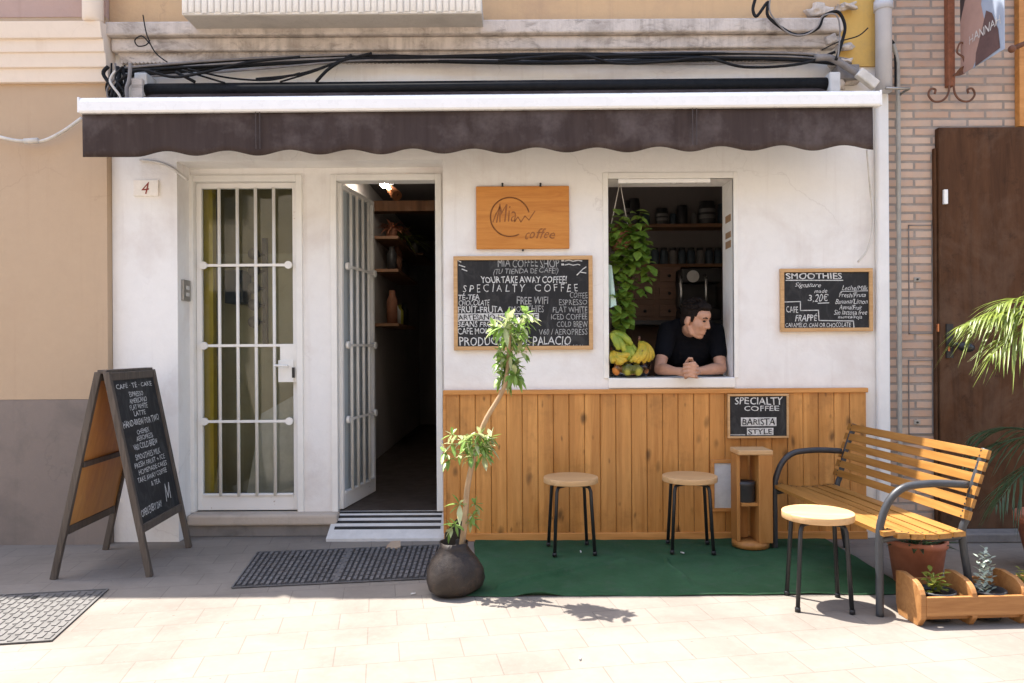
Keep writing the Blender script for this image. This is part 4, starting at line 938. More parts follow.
q=MB(); xa,za=W(609.5,264,.02); xb,zb_=W(616,307,.02); q.add([(WLx+.002,.03,za),(WLx+.022,.015,za-.01),(xb,.0,zb_+.01),(WLx+.012,.0,zb_-.005),(WLx+.002,.03,zb_)],[(0,4,3,2,1)]); o=q.build('mint_cloth',M['mint']); sm=o.modifiers.new('s','SOLIDIFY'); sm.thickness=.004; tag(o,'pale mint cloth hanging at the left window jamb','cloth')

# right edge: palm in a terracotta pot
PXr,PYr=3.02,4.15-CAMD
pl=thing('potted_palm','arching palm in a terracotta pot at the right edge beside the bench','potted palm',(PXr,PYr,0))
q=MB(); q.lathe([(.14,0),(.20,.26),(.215,.265),(.215,.31),(.20,.31),(.19,.27),(.001,.26)],(PXr,PYr,0),32); q.build('pot',M['terracotta'],pl)
q=MB(); q.tube([(PXr,PYr,.25),(PXr+.02,PYr-.03,.6),(PXr-.01,PYr-.06,1.0),(PXr,PYr-.1,1.3)],[.05,.045,.04,.03],10); q.build('trunk',M['bark'],pl)
def frond(q,base,d,L,ll,mi,droop=.8,n=22):
    base=Vector(base); d=Vector(d).normalized(); pts=[]
    for i in range(n+1):
        t=i/n; pts.append(base+d*L*t+Vector((0,0,-droop*L*t*t*.6)))
    q.tube(pts,[.007-.005*i/n for i in range(n+1)],5,mi); side=d.cross(Vector((0,0,1))).normalized()
    for i in range(4,n+1):
        t=i/n; tg=(pts[i]-pts[i-1]).normalized()
        for s in (-1,1):
            l=ll*1.25*math.sin(PI*min(.97,.25+.7*t))*random.uniform(.8,1.15); dd=tg*1.25+side*s*random.uniform(.4,.8)+Vector((0,0,random.uniform(-.1,.3)))
            q.leaf(pts[i],dd,(0,0,1),l,.010,random.uniform(.35,1.1),mi,4,.3)
q=MB(); c=Vector((PXr-.02,PYr-.1,1.36))
for (d,L,ll,dr) in (((-.92,-.25,.42),.70,.26,.62),((-.8,-.2,.75),.62,.26,.85),((-.95,-.05,.42),.66,.28,.70),((-.85,-.4,.12),.64,.25,.6),((-.9,-.3,.5),.6,.26,.7),((-.5,-.6,.6),.6,.25,.9),((.3,-.8,.5),.6,.25,.8),((.9,-.1,.5),.7,.25,.8),((.2,.4,.8),.6,.22,.6),((-.3,-.3,.9),.6,.25,.7)): frond(q,c,d,L,ll,0,dr)
for (z,d,L) in ((.72,(-.85,.12,.25),.5),(.62,(-.75,-.3,.1),.5),(.7,(-.6,.3,.5),.5)): frond(q,(PXr,PYr,z),d,L,.22,1,.9)
q.build('fronds',[M['palm'],M['palmshade']],pl)

# terracotta trough under the bench
X0,Y0=2.125,3.95-CAMD
tp_=thing('terracotta_planter','square terracotta pot with spiky green plants under the bench','planter',(X0,Y0,0))
q=MB(); q.lathe([(.11,0),(.138,.20),(.148,.205),(.148,.235),(.135,.235),(.127,.2),(.001,.2)],(X0,Y0,0),28,0); q.build('pot',M['terracotta'],tp_)
q=MB()
for k in range(46):
    a=random.random()*2*PI; el=random.uniform(.2,1.1); r_=random.uniform(0,.1); q.leaf((X0+r_*math.cos(a),Y0+r_*math.sin(a),.2),(math.cos(a)*math.cos(el),math.sin(a)*math.cos(el),math.sin(el)),(0,0,1),random.uniform(.09,.17),.024,.3,0,4,.3)
q.build('foliage',[M['palmshade']],tp_)

# low wooden planter at the right
BX,BY=1.845,3.435-CAMD
wp=thing('wooden_planter','low wooden planter rack with rounded dividers on the sunlit paving at the right','planter',(2.275,BY,0),rz=math.radians(3))
dv=.235; hh=.20; dd_=.20
def dv_poly():
    p=[(-dd_/2+.03,0),(dd_/2-.02,0),(dd_/2,.05),(dd_/2,hh)]
    p+=[(dd_/2-.05,hh+.008)]+[(-dd_/2+.09-.09*math.sin(a),hh-.07+.07*math.cos(a)) for a in [PI/2*i/6 for i in range(7)]]
    return p+[(-dd_/2,.04)]
for k in range(5):
    q=MB(); q.prism(dv_poly(),(-.47+k*dv-.012,0,0),(0,1,0),(0,0,1),(.024,0,0)); q.build('divider',M['planter'],wp,local=True,bev=.003)
q=MB(); q.box(-.458,.49,-dd_/2-.001,-dd_/2+.018,.05,.135) ; q.build('front_rail',M['planter'],wp,local=True,bev=.003)
q=MB(); q.box(-.458,.49,dd_/2+.001,dd_/2+.016,.07,.16); q.build('rear_rail',M['planter'],wp,local=True,bev=.003)
q=MB(); q.box(-.458,.49,.04,.06,.03,.045); q.box(-.458,.49,-.075,-.055,.03,.045); q.build('base_slats',M['planter'],wp,local=True)
for k in range(4):
    lx=-.47+dv*(k+.5); an=math.radians(3); X=2.275+lx*math.cos(an); Y=BY+lx*math.sin(an)
    labs=['black plastic pot with a yellow green herb in the first planter bay','black plastic pot with a silvery succulent in the second planter bay','black plastic pot with green sprigs in the third planter bay','black plastic pot with green sprigs in the last planter bay']
    t=thing('potted_herb' if k!=1 else 'potted_succulent',labs[k],'potted plant',(X,Y-.01,.046),'pots in the wooden planter')
    q=MB(); q.lathe([(.055,0),(.075,.115),(.080,.115),(.080,.128),(.072,.128),(.066,.105),(.001,.1)],(0,0,-.034),20); q.build('pot',M['potplastic'],t,local=True)
    q=MB(); q.lathe([(.001,.078),(.068,.075)],(0,0,0),16,cap0=False); q.build('soil',M['soil'],t,local=True)
    q=MB()
    if k==1:
        for st_ in range(7):
            a=random.random()*6.28; bx,by=random.uniform(-.05,.05),random.uniform(-.05,.05); h_=random.uniform(.05,.19) if st_ else .2
            for j in range(int(h_/.011)):
                z=.08+j*.011; aa=j*2.4; q.leaf((bx-.03*(j*.011),by,z),(math.cos(aa),math.sin(aa),.5),(0,0,1),.028,.016,0,0,4,.3)
        q.build('foliage',M['succulent'],t,local=True)
    else:
        for j in range(70 if k else 60):
            a=random.random()*6.28; el=random.uniform(0,1.3); r_=random.uniform(0,.05); z=random.uniform(.08,.17); q.leaf((r_*math.cos(a)-.02,r_*math.sin(a),z),(math.cos(a),math.sin(a),el),(0,0,1),random.uniform(.025,.05),.022,.3,0,4,.2)
        q.tube([(-.02,0,.07),(-.015,0,.17)],.004,6); q.build('foliage',M['yellowleaf'],t,local=True)

# ================================================================== BRACKET, BANNER, POLE ON THE BRICK HOUSE
ib=thing('iron_sign_bracket','rusty iron wall bracket with scrolled feet above the brown door','bracket',(WX(951,-.02),0,WZ(951,100,-.02)))
yb_=-.02; X=WX(951,yb_,50); zb_=WZ(951,86,yb_)
q=MB(); q.box(X-.022,X+.022,yb_-.01,yr-.001,zb_,4.3); q.build('upright',M['rust'],ib,bev=.004)
q=MB()
for s in (-1,1):
    P=[(X+s*.012,yb_-.004,zb_+.03),(X+s*.022,yb_-.004,zb_-.05),(X+s*.06,yb_-.004,zb_-.095),(X+s*.115,yb_-.004,zb_-.10),(X+s*.15,yb_-.004,zb_-.06),(X+s*.135,yb_-.004,zb_-.02),(X+s*.105,yb_-.004,zb_-.025),(X+s*.11,yb_-.004,zb_-.05)]
    q.tube(spline(P,6),.007,8)
q.build('scroll',M['iron'],ib)
q=MB()
P=[(X+.0,yb_-.02,zb_+.06),(X+.05,yb_-.05,zb_+.1),(X+.045,yb_-.06,zb_+.16),(X+.01,yb_-.05,zb_+.2),(X+.03,yb_-.05,zb_+.26),(X+.06,yb_-.05,zb_+.25)]
q.tube(spline(P,6),.006,8); q.leaf((X,yb_-.04,zb_+.05),(.7,-.2,.5),(0,-1,0),.1,.05,0,0,4,.3); q.build('leaf_ornament',M['iron'],ib)
bXs=WX(960.5,-.04,60); q=MB(); q.tube([(X,-.03,4.0),(bXs,-.6,4.0)],.012,8); q.build('rod',M['iron'],ib)
bn_=thing('hanging_banner','photo banner lettered HANNAH hanging edge-on from the iron bracket','banner',(bXs,-.27,3.0))
y0,y1=-.045,-.475; z0,z1=3.0,3.98
q=MB(); q.box(bXs-.0015,bXs+.0015,y1,y0,z0,z1); 
def bp(poly,mi,lift):
    vs=[(bXs-.0015-lift,y0+(y1-y0)*u,z0+v) for u,v in poly]; q.add(vs,[list(range(len(vs)))],mi)
def cut(poly): return poly
bp([(0,.0),(.30,0),(.62,.18),(.50,.36),(.70,1),(0,.98)],1,.001)
bp([(0,.34),(.24,.58),(.4,.98),(0,.98)],2,.002)
bp([(.36,.0),(.92,.02),(.88,.14),(.75,.26),(.62,.30),(.5,.18),(.38,.08)],3,.003)
q.build('print',[plain('print_sky',(.36,.41,.50),.6,.1,4,0),plain('print_skin',(.42,.26,.21),.6,.15,4,0),plain('print_hair',(.06,.045,.042),.6,.3,8,0),plain('print_bag',(.13,.075,.07),.6,.3,8,0)],bn_)
q=MB(); text(q,'HANNAH',(bXs-.006,y0,z0),(0,-1,0),(0,0,1),.10,.40,.16,.215,n=(-1,0,0)); q.build('lettering',M['papwhite'],bn_)
q=MB(); Xp=WX(1024,-.03,60); q.box(Xp-.03,Xp+.03,-.03,yr-.001,WZ(1019,126,-.03),4.6); tag(q.build('wooden_post',M['trim'],bev=.004),'brown wooden post on the brick above the door','post')
q=MB(); X1,Z1=W(1012,49,-.44); q.tube([(X1,-.44,Z1),(X1+.35,-.35,Z1+.16)],.014,8); q.sph((X1,-.44,Z1),.022); tag(q.build('iron_rod',M['iron']),'short rusty iron rod ending right of the banner','rod')

# ================================================================== INSIDE THE WINDOW
BY_=CY-.0
def wshelf(py,x0,x1,lab,d=.22):
    yy=BY_-d; xa,z=W(x0,py,yy); xb,_=W(x1,py,yy); q=MB(); q.box(xa,xb,yy,BY_-.001,z-.03,z); o=q.build('wall_shelf',M['shelfwood'],bev=.003); tag(o,lab,'shelf'); return z,yy
zs1,ysh=wshelf(224,605,742,'upper brown wall shelf holding dark tins inside the serving window')
its=[(627,201,9,'tin','dark tin with a pale label at the left of the upper shelf'),(634,199,12,'tin','tall black box standing on the upper shelf behind the pothos'),(646,213,8,'bluetin','slate blue canister on the upper shelf, left of the labelled tin'),(662,209,13,'tin','dark tin with two white label bands on the upper shelf'),(673,214,7,'bluetin','small slate blue jar on the upper shelf beside the labelled tin'),(682,206,11,'tin','black coffee grinder shaped tin on the upper shelf'),(694,213,6,'band','small pale cup on the upper shelf'),(707,202,17,'tin','wide black box at the right of the upper shelf'),(722,204,9,'bluetin','green grey tin at the far right of the upper shelf')]
for px,pyt,w_,m,lab in its:
    X,zt_=W(px,pyt,ysh+.1); hw=w_/2*(CAMD+ysh)/F; t=thing('storage_tin',lab,'tin',(X,ysh+.1,zs1),'tins on the upper shelf')
    q=MB(); h_=zt_-zs1; q.lathe([(hw*.96,0),(hw,.005),(hw,h_*.82),(hw*.9,h_*.86),(hw*.9,h_),(.001,h_)],(0,0,0),16); q.build('can',M[m],t,local=True)
    if px in (662,627,707): 
        q=MB(); 
        for k in ((.25,.42),(.52,.68)): q.lathe([(hw*1.01,h_*k[0]),(hw*1.01,h_*k[1])],(0,0,0),16,cap0=False)
        q.build('label_band',M['band'],t,local=True)
zs2,_=wshelf(264,632,742,'lower dark wall shelf with a row of glass jars')
for k in range(10):
    px=646+k*9; X,zt_=W(px,248,ysh+.1); t=thing('glass_jar','one of the glass jars in the row on the lower shelf','jar',(X,ysh+.1,zs2),'row of jars on the lower shelf')
    h_=zt_-zs2; q=MB(); q.lathe([(.032,0),(.036,.01),(.036,h_*.75),(.028,h_*.85)],(0,0,0),14); q.build('jar',M['bluetin'] if k%3 else M['band'],t,local=True)
    q=MB(); q.lathe([(.03,h_*.85),(.03,h_),(.001,h_)],(0,0,0),14); q.build('lid',M['tin'],t,local=True)
t=thing('drawer_cabinet','brown wooden drawer cabinet below the jars at the back of the cafe','cabinet',(WX(660,1.6),1.7,FL))
xa,za=W(632,267,1.55); xb,_=W(681,267,1.55); q=MB(); q.box(xa,xb,1.55,BY_-.002,FL,za); q.build('carcass',M['cabinet'],t,bev=.004)
for i in range(2):
    for j in range(3):
        w_=(xb-xa)/2; q=MB(); q.box(xa+i*w_+.02,xa+(i+1)*w_-.02,1.535,1.55,za-.08-j*.15-.05,za-.03-j*.15); d_=q.build('drawer',M['cabinet'],t,bev=.003)
        q=MB(); q.sph((xa+(i+.5)*w_,1.525,za-.08-j*.15+.0),.014); q.build('drawer_knob',M['black'],d_)
t=thing('espresso_machine','dark espresso machine with chrome handles behind the man','coffee machine',(WX(698,1.3),1.45,1.0)); xa,za=W(682,268,1.3); xb,zb_=W(722,320,1.3)
q=MB(); q.box(xa,xb,1.3,1.7,zb_,zb_+.1); q.box(xa,xb,1.45,1.7,zb_+.1,za); q.box(xa,xb,1.3,1.7,za-.12,za); q.build('body',M['tin'],t,bev=.015)
for px in (681,706):
    q=MB(); X=WX(px,1.28); q.tube([(X,1.26,zb_+.05),(X,1.26,za-.1),(X,1.3,za-.06)],.012,8); q.build('chrome_rail',M['chrome'],t)
X=WX(694,1.28)
q=MB(); q.tube([(X,1.29,za-.07),(X,1.31,za-.07)],.05,20); q.build('gauge',M['plastic'],t)
q=MB(); q.box(xa-.5,xb+.5,1.2,BY_-.003,zb_-.04,zb_-.002,0); q.box(xa+.3,xb+.5,1.25,BY_-.003,FL,zb_-.041,0); tag(q.build('back_counter',M['tin'],bev=.004),'dark counter under the espresso machine','counter')
# stickers on the right jamb
for k,(py0,py1) in enumerate(((215,222),(232,238),(241,248))):
    z0_,z1_=WZ(729,py1,.1),WZ(729,py0,.1); q=MB(); q.box(WRx-.003,WRx-.0005,.05,.17,z0_,z1_); tag(q.build('jamb_sticker',M['tag']),['uppermost of three brown stickers on the right window jamb','middle of three brown stickers on the right window jamb','lowest of three brown stickers on the right window jamb'][k],'sticker')
# fruit bowl on the sill
FX,FY=WX(630,.06),.06; fz=WB+.001
t=thing('fruit_bowl','clear oval bowl of fruit on the window sill','bowl',(FX,FY,fz)); q=MB()
prof=[(.001,.004),(.10,.004),(.125,.05),(.13,.085),(.126,.085),(.12,.05),(.098,.010),(.001,.009)]
q.lathe(prof,(0,0,0),28,0,cap0=False); q.build('bowl',M['jarglass'],t,local=True)
for o in t.children: o.scale=(1.08,.85,1.05)
for (dx,dy,dz,r_,m,n_,lab) in ((-.085,-.035,.05,.041,'orange','orange','orange fruit at the left front of the fruit bowl'),(-.025,-.062,.052,.041,'pear','pear','green pear left of centre at the bowl front'),(.035,-.062,.052,.041,'pear','pear','yellow green pear right of centre at the bowl front'),(.082,-.03,.05,.037,'orange','orange','small orange fruit at the right of the bowl'),(-.01,.02,.05,.036,'pear','apple','green apple in the middle of the bowl behind the pears')):
    q=MB(); q.ell((FX+dx,FY+dy,fz+dz),(r_,0,0),(0,r_,0),(0,0,r_*(1.1 if m=='pear' else .95)),16,10); q.tube([(FX+dx,FY+dy,fz+dz+r_*.9),(FX+dx+.004,FY+dy,fz+dz+r_*1.25)],.002,5); tag(q.build(n_,M[m]),lab,'fruit','fruit in the bowl')
def bunch(name,lab,stem,ends,m,r=.019,bend=(0,-.03,-.02)):
    q=MB(); S=Vector(stem)
    for e in ends:
        E=Vector(e); mid=(S+E)/2+Vector(bend); P=spline([S,S*.75+E*.25+Vector(bend)*.8,mid,S*.25+E*.75+Vector(bend)*.7,E],4); k=len(P)
        rs=[r*(.3 if i<2 else min(1,.55+.12*i) if i<k-3 else (.7 if i<k-1 else .25)) for i in range(k)]; q.tube(P,rs,8)
    q.tube([S,S+Vector((.004,.01,.03))],.008,6,1); o=q.build(name,[m,M['iron']]); return tag(o,lab,'bananas','banana bunches on the fruit bowl')
def wp_(px,py,y): X,Z=W(px,py,y); return (X,y,Z)
bunch('banana_bunch','green banana bunch lying on top at the left of the fruit bowl',wp_(610,336,.06),[wp_(632,345,.0),wp_(630,350,.03),wp_(628,341,.05),wp_(625,352,-.02),wp_(619,350,-.03),wp_(631,346,.03)],M['greenbanana'],.025,(0,-.02,.03))
bunch('banana_bunch','yellow green banana bunch in the middle of the pile on the fruit bowl',wp_(628,342,.07),[wp_(622,358,-.01),wp_(628,360,-.03),wp_(634,358,-.02),wp_(638,354,.02)],M['greenbanana'],.022,(0,-.04,-.01))
bunch('banana_bunch','yellow banana bunch at the lower left of the fruit bowl',wp_(611,351,.04),[wp_(630,354,-.04),wp_(627,360,-.05),wp_(620,363,-.04),wp_(631,358,.0),wp_(614,362,-.05),wp_(624,363,-.06)],M['banana'],.021,(0,-.03,-.02))
bunch('banana_bunch','speckled yellow banana bunch standing upright at the right of the fruit bowl',wp_(639,341,.05),[wp_(630,362,-.05),wp_(637,363,-.06),wp_(643,363,-.04),wp_(648,362,.0),wp_(646,360,.04),wp_(634,362,-.06),wp_(640,361,-.065),wp_(651,360,.03)],M['banana'],.021,(.03,-.03,.0))

# ================================================================== INSIDE THE DOORWAY
t=thing('track_light','ceiling track lamp with one lit bulb and a copper spot inside the doorway','lamp',(WX(380,1.6),1.6,2.6))
q=MB(); a=W(366,183,1.65); c_=W(394,187,1.65); q.bar((a[0],1.65,a[1]+.02),(c_[0],1.65,c_[1]+.03),.03,.03); q.tube([(a[0]+.03,1.65,a[1]+.02),(a[0]+.03,1.65,2.86)],.006,6); q.tube([(c_[0],1.65,c_[1]+.03),(c_[0],1.65,2.86)],.006,6); q.build('rail',M['black'],t)
X,Z=W(384,184,1.56); q=MB(); q.sph((X,1.56,Z),.033); q.build('bulb',M['bulb'],t)
a=Vector((W(389,187,1.6)[0],1.6,W(389,187,1.6)[1])); c_=Vector((W(397,196,1.45)[0],1.45,W(397,196,1.45)[1])); q=MB(); q.tube([a,a*.7+c_*.3,c_],[.022,.036,.045],14); q.build('spot_head',M['copper'],t)
def lshelf(Za,Zb,py,Zref,lab,d=.17):
    z=CAMH+(uv_level(385,py)[1])*Zref/F; q=MB(); q.box(IX0+.001,IX0+d,Za-CAMD,Zb-CAMD,z-.03,z); tag(q.build('wall_shelf',M['shelfwood'],bev=.003),lab,'shelf'); return z
zz1=lshelf(7.5,9.0,243,8.0,'top shelf with plants on the wall inside the doorway',.24)
zz2=lshelf(9.1,10.2,257,9.5,'short shelf deeper inside the doorway',.3)
zz3=lshelf(7.5,9.0,274,8.0,'middle shelf with dark tins on the wall inside the doorway',.24)
zz4=lshelf(7.5,8.8,325,8.0,'lowest shelf with bottles on the wall inside the doorway',.24)
def fit(name,Z,z,prof,m,lab,cat,group=None,dx=.12,n=14):
    q=MB(); q.lathe(prof,(IX0+dx,Z-CAMD,z),n); return tag(q.build(name,m),lab,cat,group)
gp='goods on the doorway shelves'
for k,(Z,z,h_,r_,m,lab,nm) in enumerate(((7.65,zz3,.24,.05,'tin','black tin at the front of the middle doorway shelf','storage_tin'),(8.0,zz3,.30,.055,'iron','brown canister in the middle of the middle doorway shelf','canister'),(8.5,zz3,.2,.06,'tin','low black tin at the rear of the middle doorway shelf','storage_tin'),(7.65,zz4,.34,.055,'terraplant','red brown bottle at the front of the lowest doorway shelf','bottle'),(7.85,zz4,.2,.06,'papwhite','white labelled carton on the lowest doorway shelf','carton'),(8.1,zz4,.22,.05,'pear','green tea canister on the lowest doorway shelf','canister'),(8.5,zz4,.26,.05,'tin','dark bottle at the rear of the lowest doorway shelf','bottle'),(9.4,zz2,.16,.05,'papwhite','white cup on the short shelf inside the doorway','cup'))):
    fit(nm,Z,z,[(r_,0),(r_,h_*.7),(r_*.6,h_*.85),(r_*.5,h_),(.001,h_)],M[m],lab,nm.split('_')[-1],gp,.15)
def shelf_plant(Z,z,lab,col,n=46,L=.2,dx=.14):
    X,Y=IX0+dx,Z-CAMD; t=thing('shelf_plant',lab,'potted plant',(X,Y,z)); q=MB(); q.lathe([(.05,0),(.065,.1),(.06,.1),(.001,.09)],(0,0,0),14); q.build('pot',M['terraplant'],t,local=True)
    q=MB()
    for k in range(n):
        a=random.random()*6.28; el=random.uniform(.1,1.2); q.leaf((0,0,.09),(math.cos(a)*math.cos(el),math.sin(a)*math.cos(el),math.sin(el)),(0,0,1),random.uniform(.6,1.1)*L,.02,.5,0,4,.3)
    q.build('foliage',col,t,local=True)
shelf_plant(7.7,zz1,'reddish plant on the top shelf inside the doorway',M['terracotta'],40,.26)
shelf_plant(8.35,zz1,'yellow striped spider plant on the top shelf inside the doorway',M['yellowleaf'],50,.42)
# lobby fittings
q=MB(); xa,za=W(224.5,270,LY-.2); xb,zb_=W(243,303,LY-.2); q.box(xa,xb,LY-.2,LY-.012,zb_,za); tag(q.build('letter_box',M['darkbox'],bev=.005),'dark blue letter box seen through the barred door','letter box')
t=thing('coat_rack','row of dark knobs on the lobby wall behind the barred door','coat rack',(-1.75,LY-.04,1.3)); q=MB(); xa,za=W(262,238,LY-.05); xb,zb_=W(267,345,LY-.05); q.box(xa,xb,LY-.05,LY-.012,zb_,za); q.build('back_plate',M['intdark'],t)
for k in range(5):
    X,Z=W(254,254+k*17,LY-.12); q=MB(); q.sph((X,LY-.12,Z),.045); q.tube([(X,LY-.12,Z),((xa+xb)/2,LY-.04,Z)],.012,6); q.build('knob',M['intdark'],t)

# ================================================================== MAN AT THE WINDOW
man=thing('person','man in black T-shirt leaning on the window sill with clasped hands, looking right','person',(1.2,.6,FL))
def V(*a): return Vector(a)
sill=WB
hd_c=V(*wp_(695.5,320.5,.12)); fdir=V(.70,-.70,-.27).normalized(); udir=V(.14,-.20,1); udir=(udir-fdir*udir.dot(fdir)).normalized(); rdir=fdir.cross(udir).normalized()   # rdir: his right
def HP(f_,r_,u_): return hd_c+fdir*f_+rdir*r_+udir*(u_*1.08)
body=MB()
def hell(f_,r_,u_,a,b_,c_,mb=body): mb.ell(HP(f_,r_,u_),fdir*a,rdir*b_,udir*c_,22,16)
hell(-.014,0,.036,.092,.073,.086); hell(.034,0,-.012,.062,.060,.070); hell(.030,0,-.052,.055,.050,.052); hell(.053,0,-.087,.026,.028,.020); hell(.040,0,.045,.058,.060,.050)
for s in (-1,1):
    body.chain([HP(-.005,s*.052,-.040),HP(.018,s*.046,-.075),HP(.050,s*.016,-.090)],[.018,.017,.015],10)
body.chain([HP(.088,0,.022),HP(.099,0,-.002),HP(.107,0,-.019)],[.010,.0115,.0125],10); hell(.064,0,-.042,.026,.030,.030)
for s in (-1,1):
    hell(.093,s*.011,-.024,.011,.010,.009); hell(.077,s*.028,.030,.014,.022,.010); hell(.064,s*.036,-.016,.022,.020,.022)
    hell(-.016,s*.074,-.006,.022,.009,.032); hell(-.012,s*.077,-.010,.010,.011,.016)
hell(.083,0,-.053,.009,.022,.0055); hell(.080,0,-.066,.010,.019,.0065)
Ls,Rs=V(*wp_(668,331,.27)),V(*wp_(716,333,.27)); Le,Re=V(.985,.115,sill+.050),V(1.400,.125,sill+.050)
hc=V(*wp_(689,371,-.095)); hc.z=sill+.040
Lw=hc+V(-.062,.055,.002); Rw=hc+V(.068,.058,.003)
nb=(Ls+Rs)/2+V(-.005,.01,.03); chest=V(1.23,.42,1.25); hips=V(1.24,.70,1.02)
body.chain([nb,nb*.45+HP(-.03,0,-.07)*.55,HP(-.025,0,-.045)],[.062,.056,.056])
body.chain([hips,chest,nb+V(0,.03,-.03)],[.12,.125,.055]); body.chain([Ls,chest+V(-.05,-.05,.04)],[.045,.06]); body.chain([Rs,chest+V(.05,-.05,.04)],[.045,.06])
for S,E,Wr in ((Ls,Le,Lw),(Rs,Re,Rw)):
    m=(S+E)/2; body.chain([S,m+V(0,.01,0),E],[.050,.045,.037]); q1=E*.65+Wr*.35; body.chain([E,q1+V(0,0,.004),E*.25+Wr*.75,Wr],[.037,.039,.029,.0245])
# hands: two palms pressed together, fingers interlaced over the back of the other hand
up_=V(0,0,1)
HS=1.22
for s,Wr in ((-1,Lw),(1,Rw)):
    pc=hc+HS*V(s*.017,-.006,-.004); kn=hc+HS*V(s*.020,-.030,.016)
    body.chain([Wr,Wr*.4+pc*.6,pc,kn],[.027,.030,.034,.026])
    for k in range(4):
        zz=.036-.0195*k+(.009 if s>0 else 0); ln_=[.92,1.0,.97,.8][k]
        A=hc+HS*V(s*.026,-.034,zz-.006); B=hc+HS*V(s*.015,-.060,zz+.002); C=hc+HS*V(-s*.016*ln_,-.063,zz-.002); D=hc+HS*V(-s*.038*ln_,-.042,zz-.006)
        body.chain([A,B,C,D],[.0118,.0108,.0100,.0090],8)
    body.chain([hc+HS*V(s*.02,.0,.028),hc+HS*V(s*.013,-.016,.054),hc+HS*V(s*.006,-.032,.070)],[.014,.012,.010],8)
bo=body.build('body',M['skin'],man,remesh=.0036,smooth_it=9)
sh_=MB()
sh_.chain([hips+V(0,0,-.03),hips*.5+chest*.5,chest,nb+V(0,.05,-.055)],[.150,.155,.170,.100])
sh_.chain([Ls+V(.02,.02,-.02),nb+V(0,.05,-.04),Rs+V(-.02,.02,-.02)],[.078,.105,.078])
sh_.chain([chest+V(-.06,-.09,-.02),chest+V(.06,-.09,-.02)],[.115,.115])
for S,E in ((Ls,Le),(Rs,Re)):
    sh_.chain([S,S*.45+E*.55],[.070,.060])
sh_.chain([Ls*.55+nb*.45+V(0,.0,.012),nb+V(-.050,-.02,.022),nb+V(-.01,-.055,.0),nb+V(.045,-.035,.016),Rs*.55+nb*.45+V(0,0,.012)],[.066,.055,.055,.055,.066])
sh_.build('t_shirt',M['shirt'],man,remesh=.007,smooth_it=2)
tr_=MB()
for s in (-1,1): tr_.chain([hips+V(s*.09,0,-.05),V(1.24+s*.10,.72,.62),V(1.24+s*.11,.70,FL+.09)],[.115,.085,.06])
tr_.build('trousers',M['trousers'],man,remesh=.012)
shoe=MB()
for s in (-1,1): shoe.ell(V(1.24+s*.11,.66,FL+.045),(.045,0,0),(0,.13,0),(0,0,.045))
shoe.build('shoes',M['black'],man)
ha=MB()
ha.ell(HP(-.022,0,.050),fdir*.096,rdir*.079,udir*.086,26,18); ha.ell(HP(.045,0,.094),fdir*.046,rdir*.056,udir*.030,16,10); ha.ell(HP(-.055,0,.0),fdir*.052,rdir*.066,udir*.072,16,10)
for s in (-1,1): ha.ell(HP(.014,s*.066,.022),fdir*.013,rdir*.010,udir*.032,10,8)
random.seed(21)
for k in range(260):
    a=random.uniform(0,2*PI); e_=random.uniform(.25,1.45); d=fdir*(math.cos(a)*math.cos(e_))*.098+rdir*(math.sin(a)*math.cos(e_))*.080+udir*math.sin(e_)*.090
    p=HP(-.020,0,.052)+d; t_=(fdir*.6+udir*.25+rdir*random.uniform(-.5,.5)).normalized(); ha.tube([p-t_*.012,p+d.normalized()*.003,p+t_*.018+d.normalized()*.003],[.0045,.0045,.001],5)
hob=ha.build('hair',M['hair'],man,remesh=.0032,smooth_it=0)
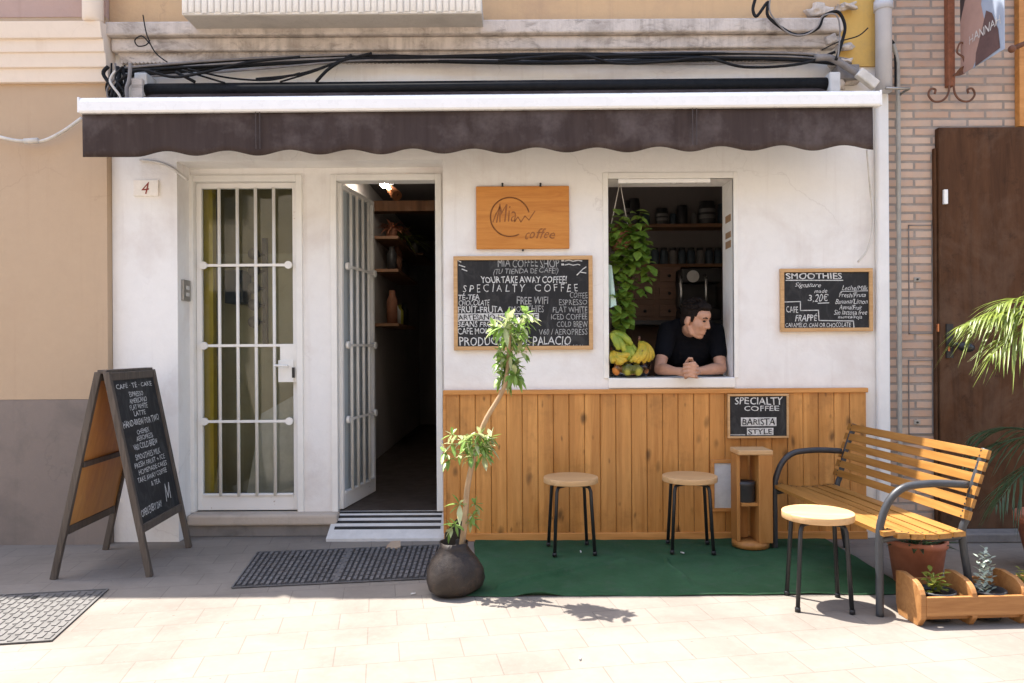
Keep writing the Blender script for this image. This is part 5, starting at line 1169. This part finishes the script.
dm_=hob.modifiers.new('d','DISPLACE'); tx=bpy.data.textures.new('hair_tufts','CLOUDS'); tx.noise_scale=.018; dm_.texture=tx; dm_.strength=.005; dm_.mid_level=.5
eb=MB()
for s in (-1,1): eb.tube([HP(.0945,s*.014,.032),HP(.094,s*.030,.037),HP(.080,s*.048,.032)],[.004,.0045,.003],6)
eb.build('eyebrows',M['hair'],man)
ey=MB()
for s in (-1,1): ey.ell(HP(.085,s*.031,.014),fdir*.010,rdir*.013,udir*.0065,12,8)
ey.build('eyes',M['eye'],man)

# ================================================================== CAMERA, LIGHT, WORLD
cam=bpy.data.cameras.new('Camera'); co_=bpy.data.objects.new('Camera',cam); COL.objects.link(co_); scene.camera=co_
cam.sensor_fit='HORIZONTAL'; cam.sensor_width=36; cam.lens=36*F/1024; cam.shift_y=(HOR-341.5)/1024; cam.clip_end=500; cam.clip_start=.05
co_.location=(0,-CAMD,CAMH); co_.rotation_mode='QUATERNION'
co_.rotation_quaternion=(Matrix.Rotation(math.radians(90),3,'X')@Matrix.Rotation(-TH,3,'Z')).to_quaternion()
sd=Vector((-.31,.23,1)).normalized()
sun=bpy.data.lights.new('Sun','SUN'); sun.energy=3.7; sun.angle=math.radians(.53); sun.color=(1,.95,.87); so=bpy.data.objects.new('Sun',sun); COL.objects.link(so)
so.location=(-3,4,12); so.rotation_euler=sd.to_track_quat('Z','Y').to_euler()
w=bpy.data.worlds.new('World'); scene.world=w; w.use_nodes=True; nt=w.node_tree; sk=nt.nodes.new('ShaderNodeTexSky'); sk.sky_type='NISHITA'; sk.sun_disc=False
sk.sun_elevation=math.asin(sd.z); sk.sun_rotation=math.atan2(sd.x,sd.y); sk.air_density=1.0; sk.dust_density=2.5; sk.ozone_density=1.0
nt.links.new(sk.outputs[0],nt.nodes['Background'].inputs[0]); nt.nodes['Background'].inputs[1].default_value=.128
vs_=scene.view_settings; vs_.view_transform='Standard'; vs_.look='None'; vs_.gamma=1; vs_.exposure=1.97; vs_.use_curve_mapping=False
scene.render.engine='CYCLES'; scene.cycles.max_bounces=10; scene.cycles.diffuse_bounces=5; scene.cycles.transparent_max_bounces=12; scene.cycles.use_denoising=True
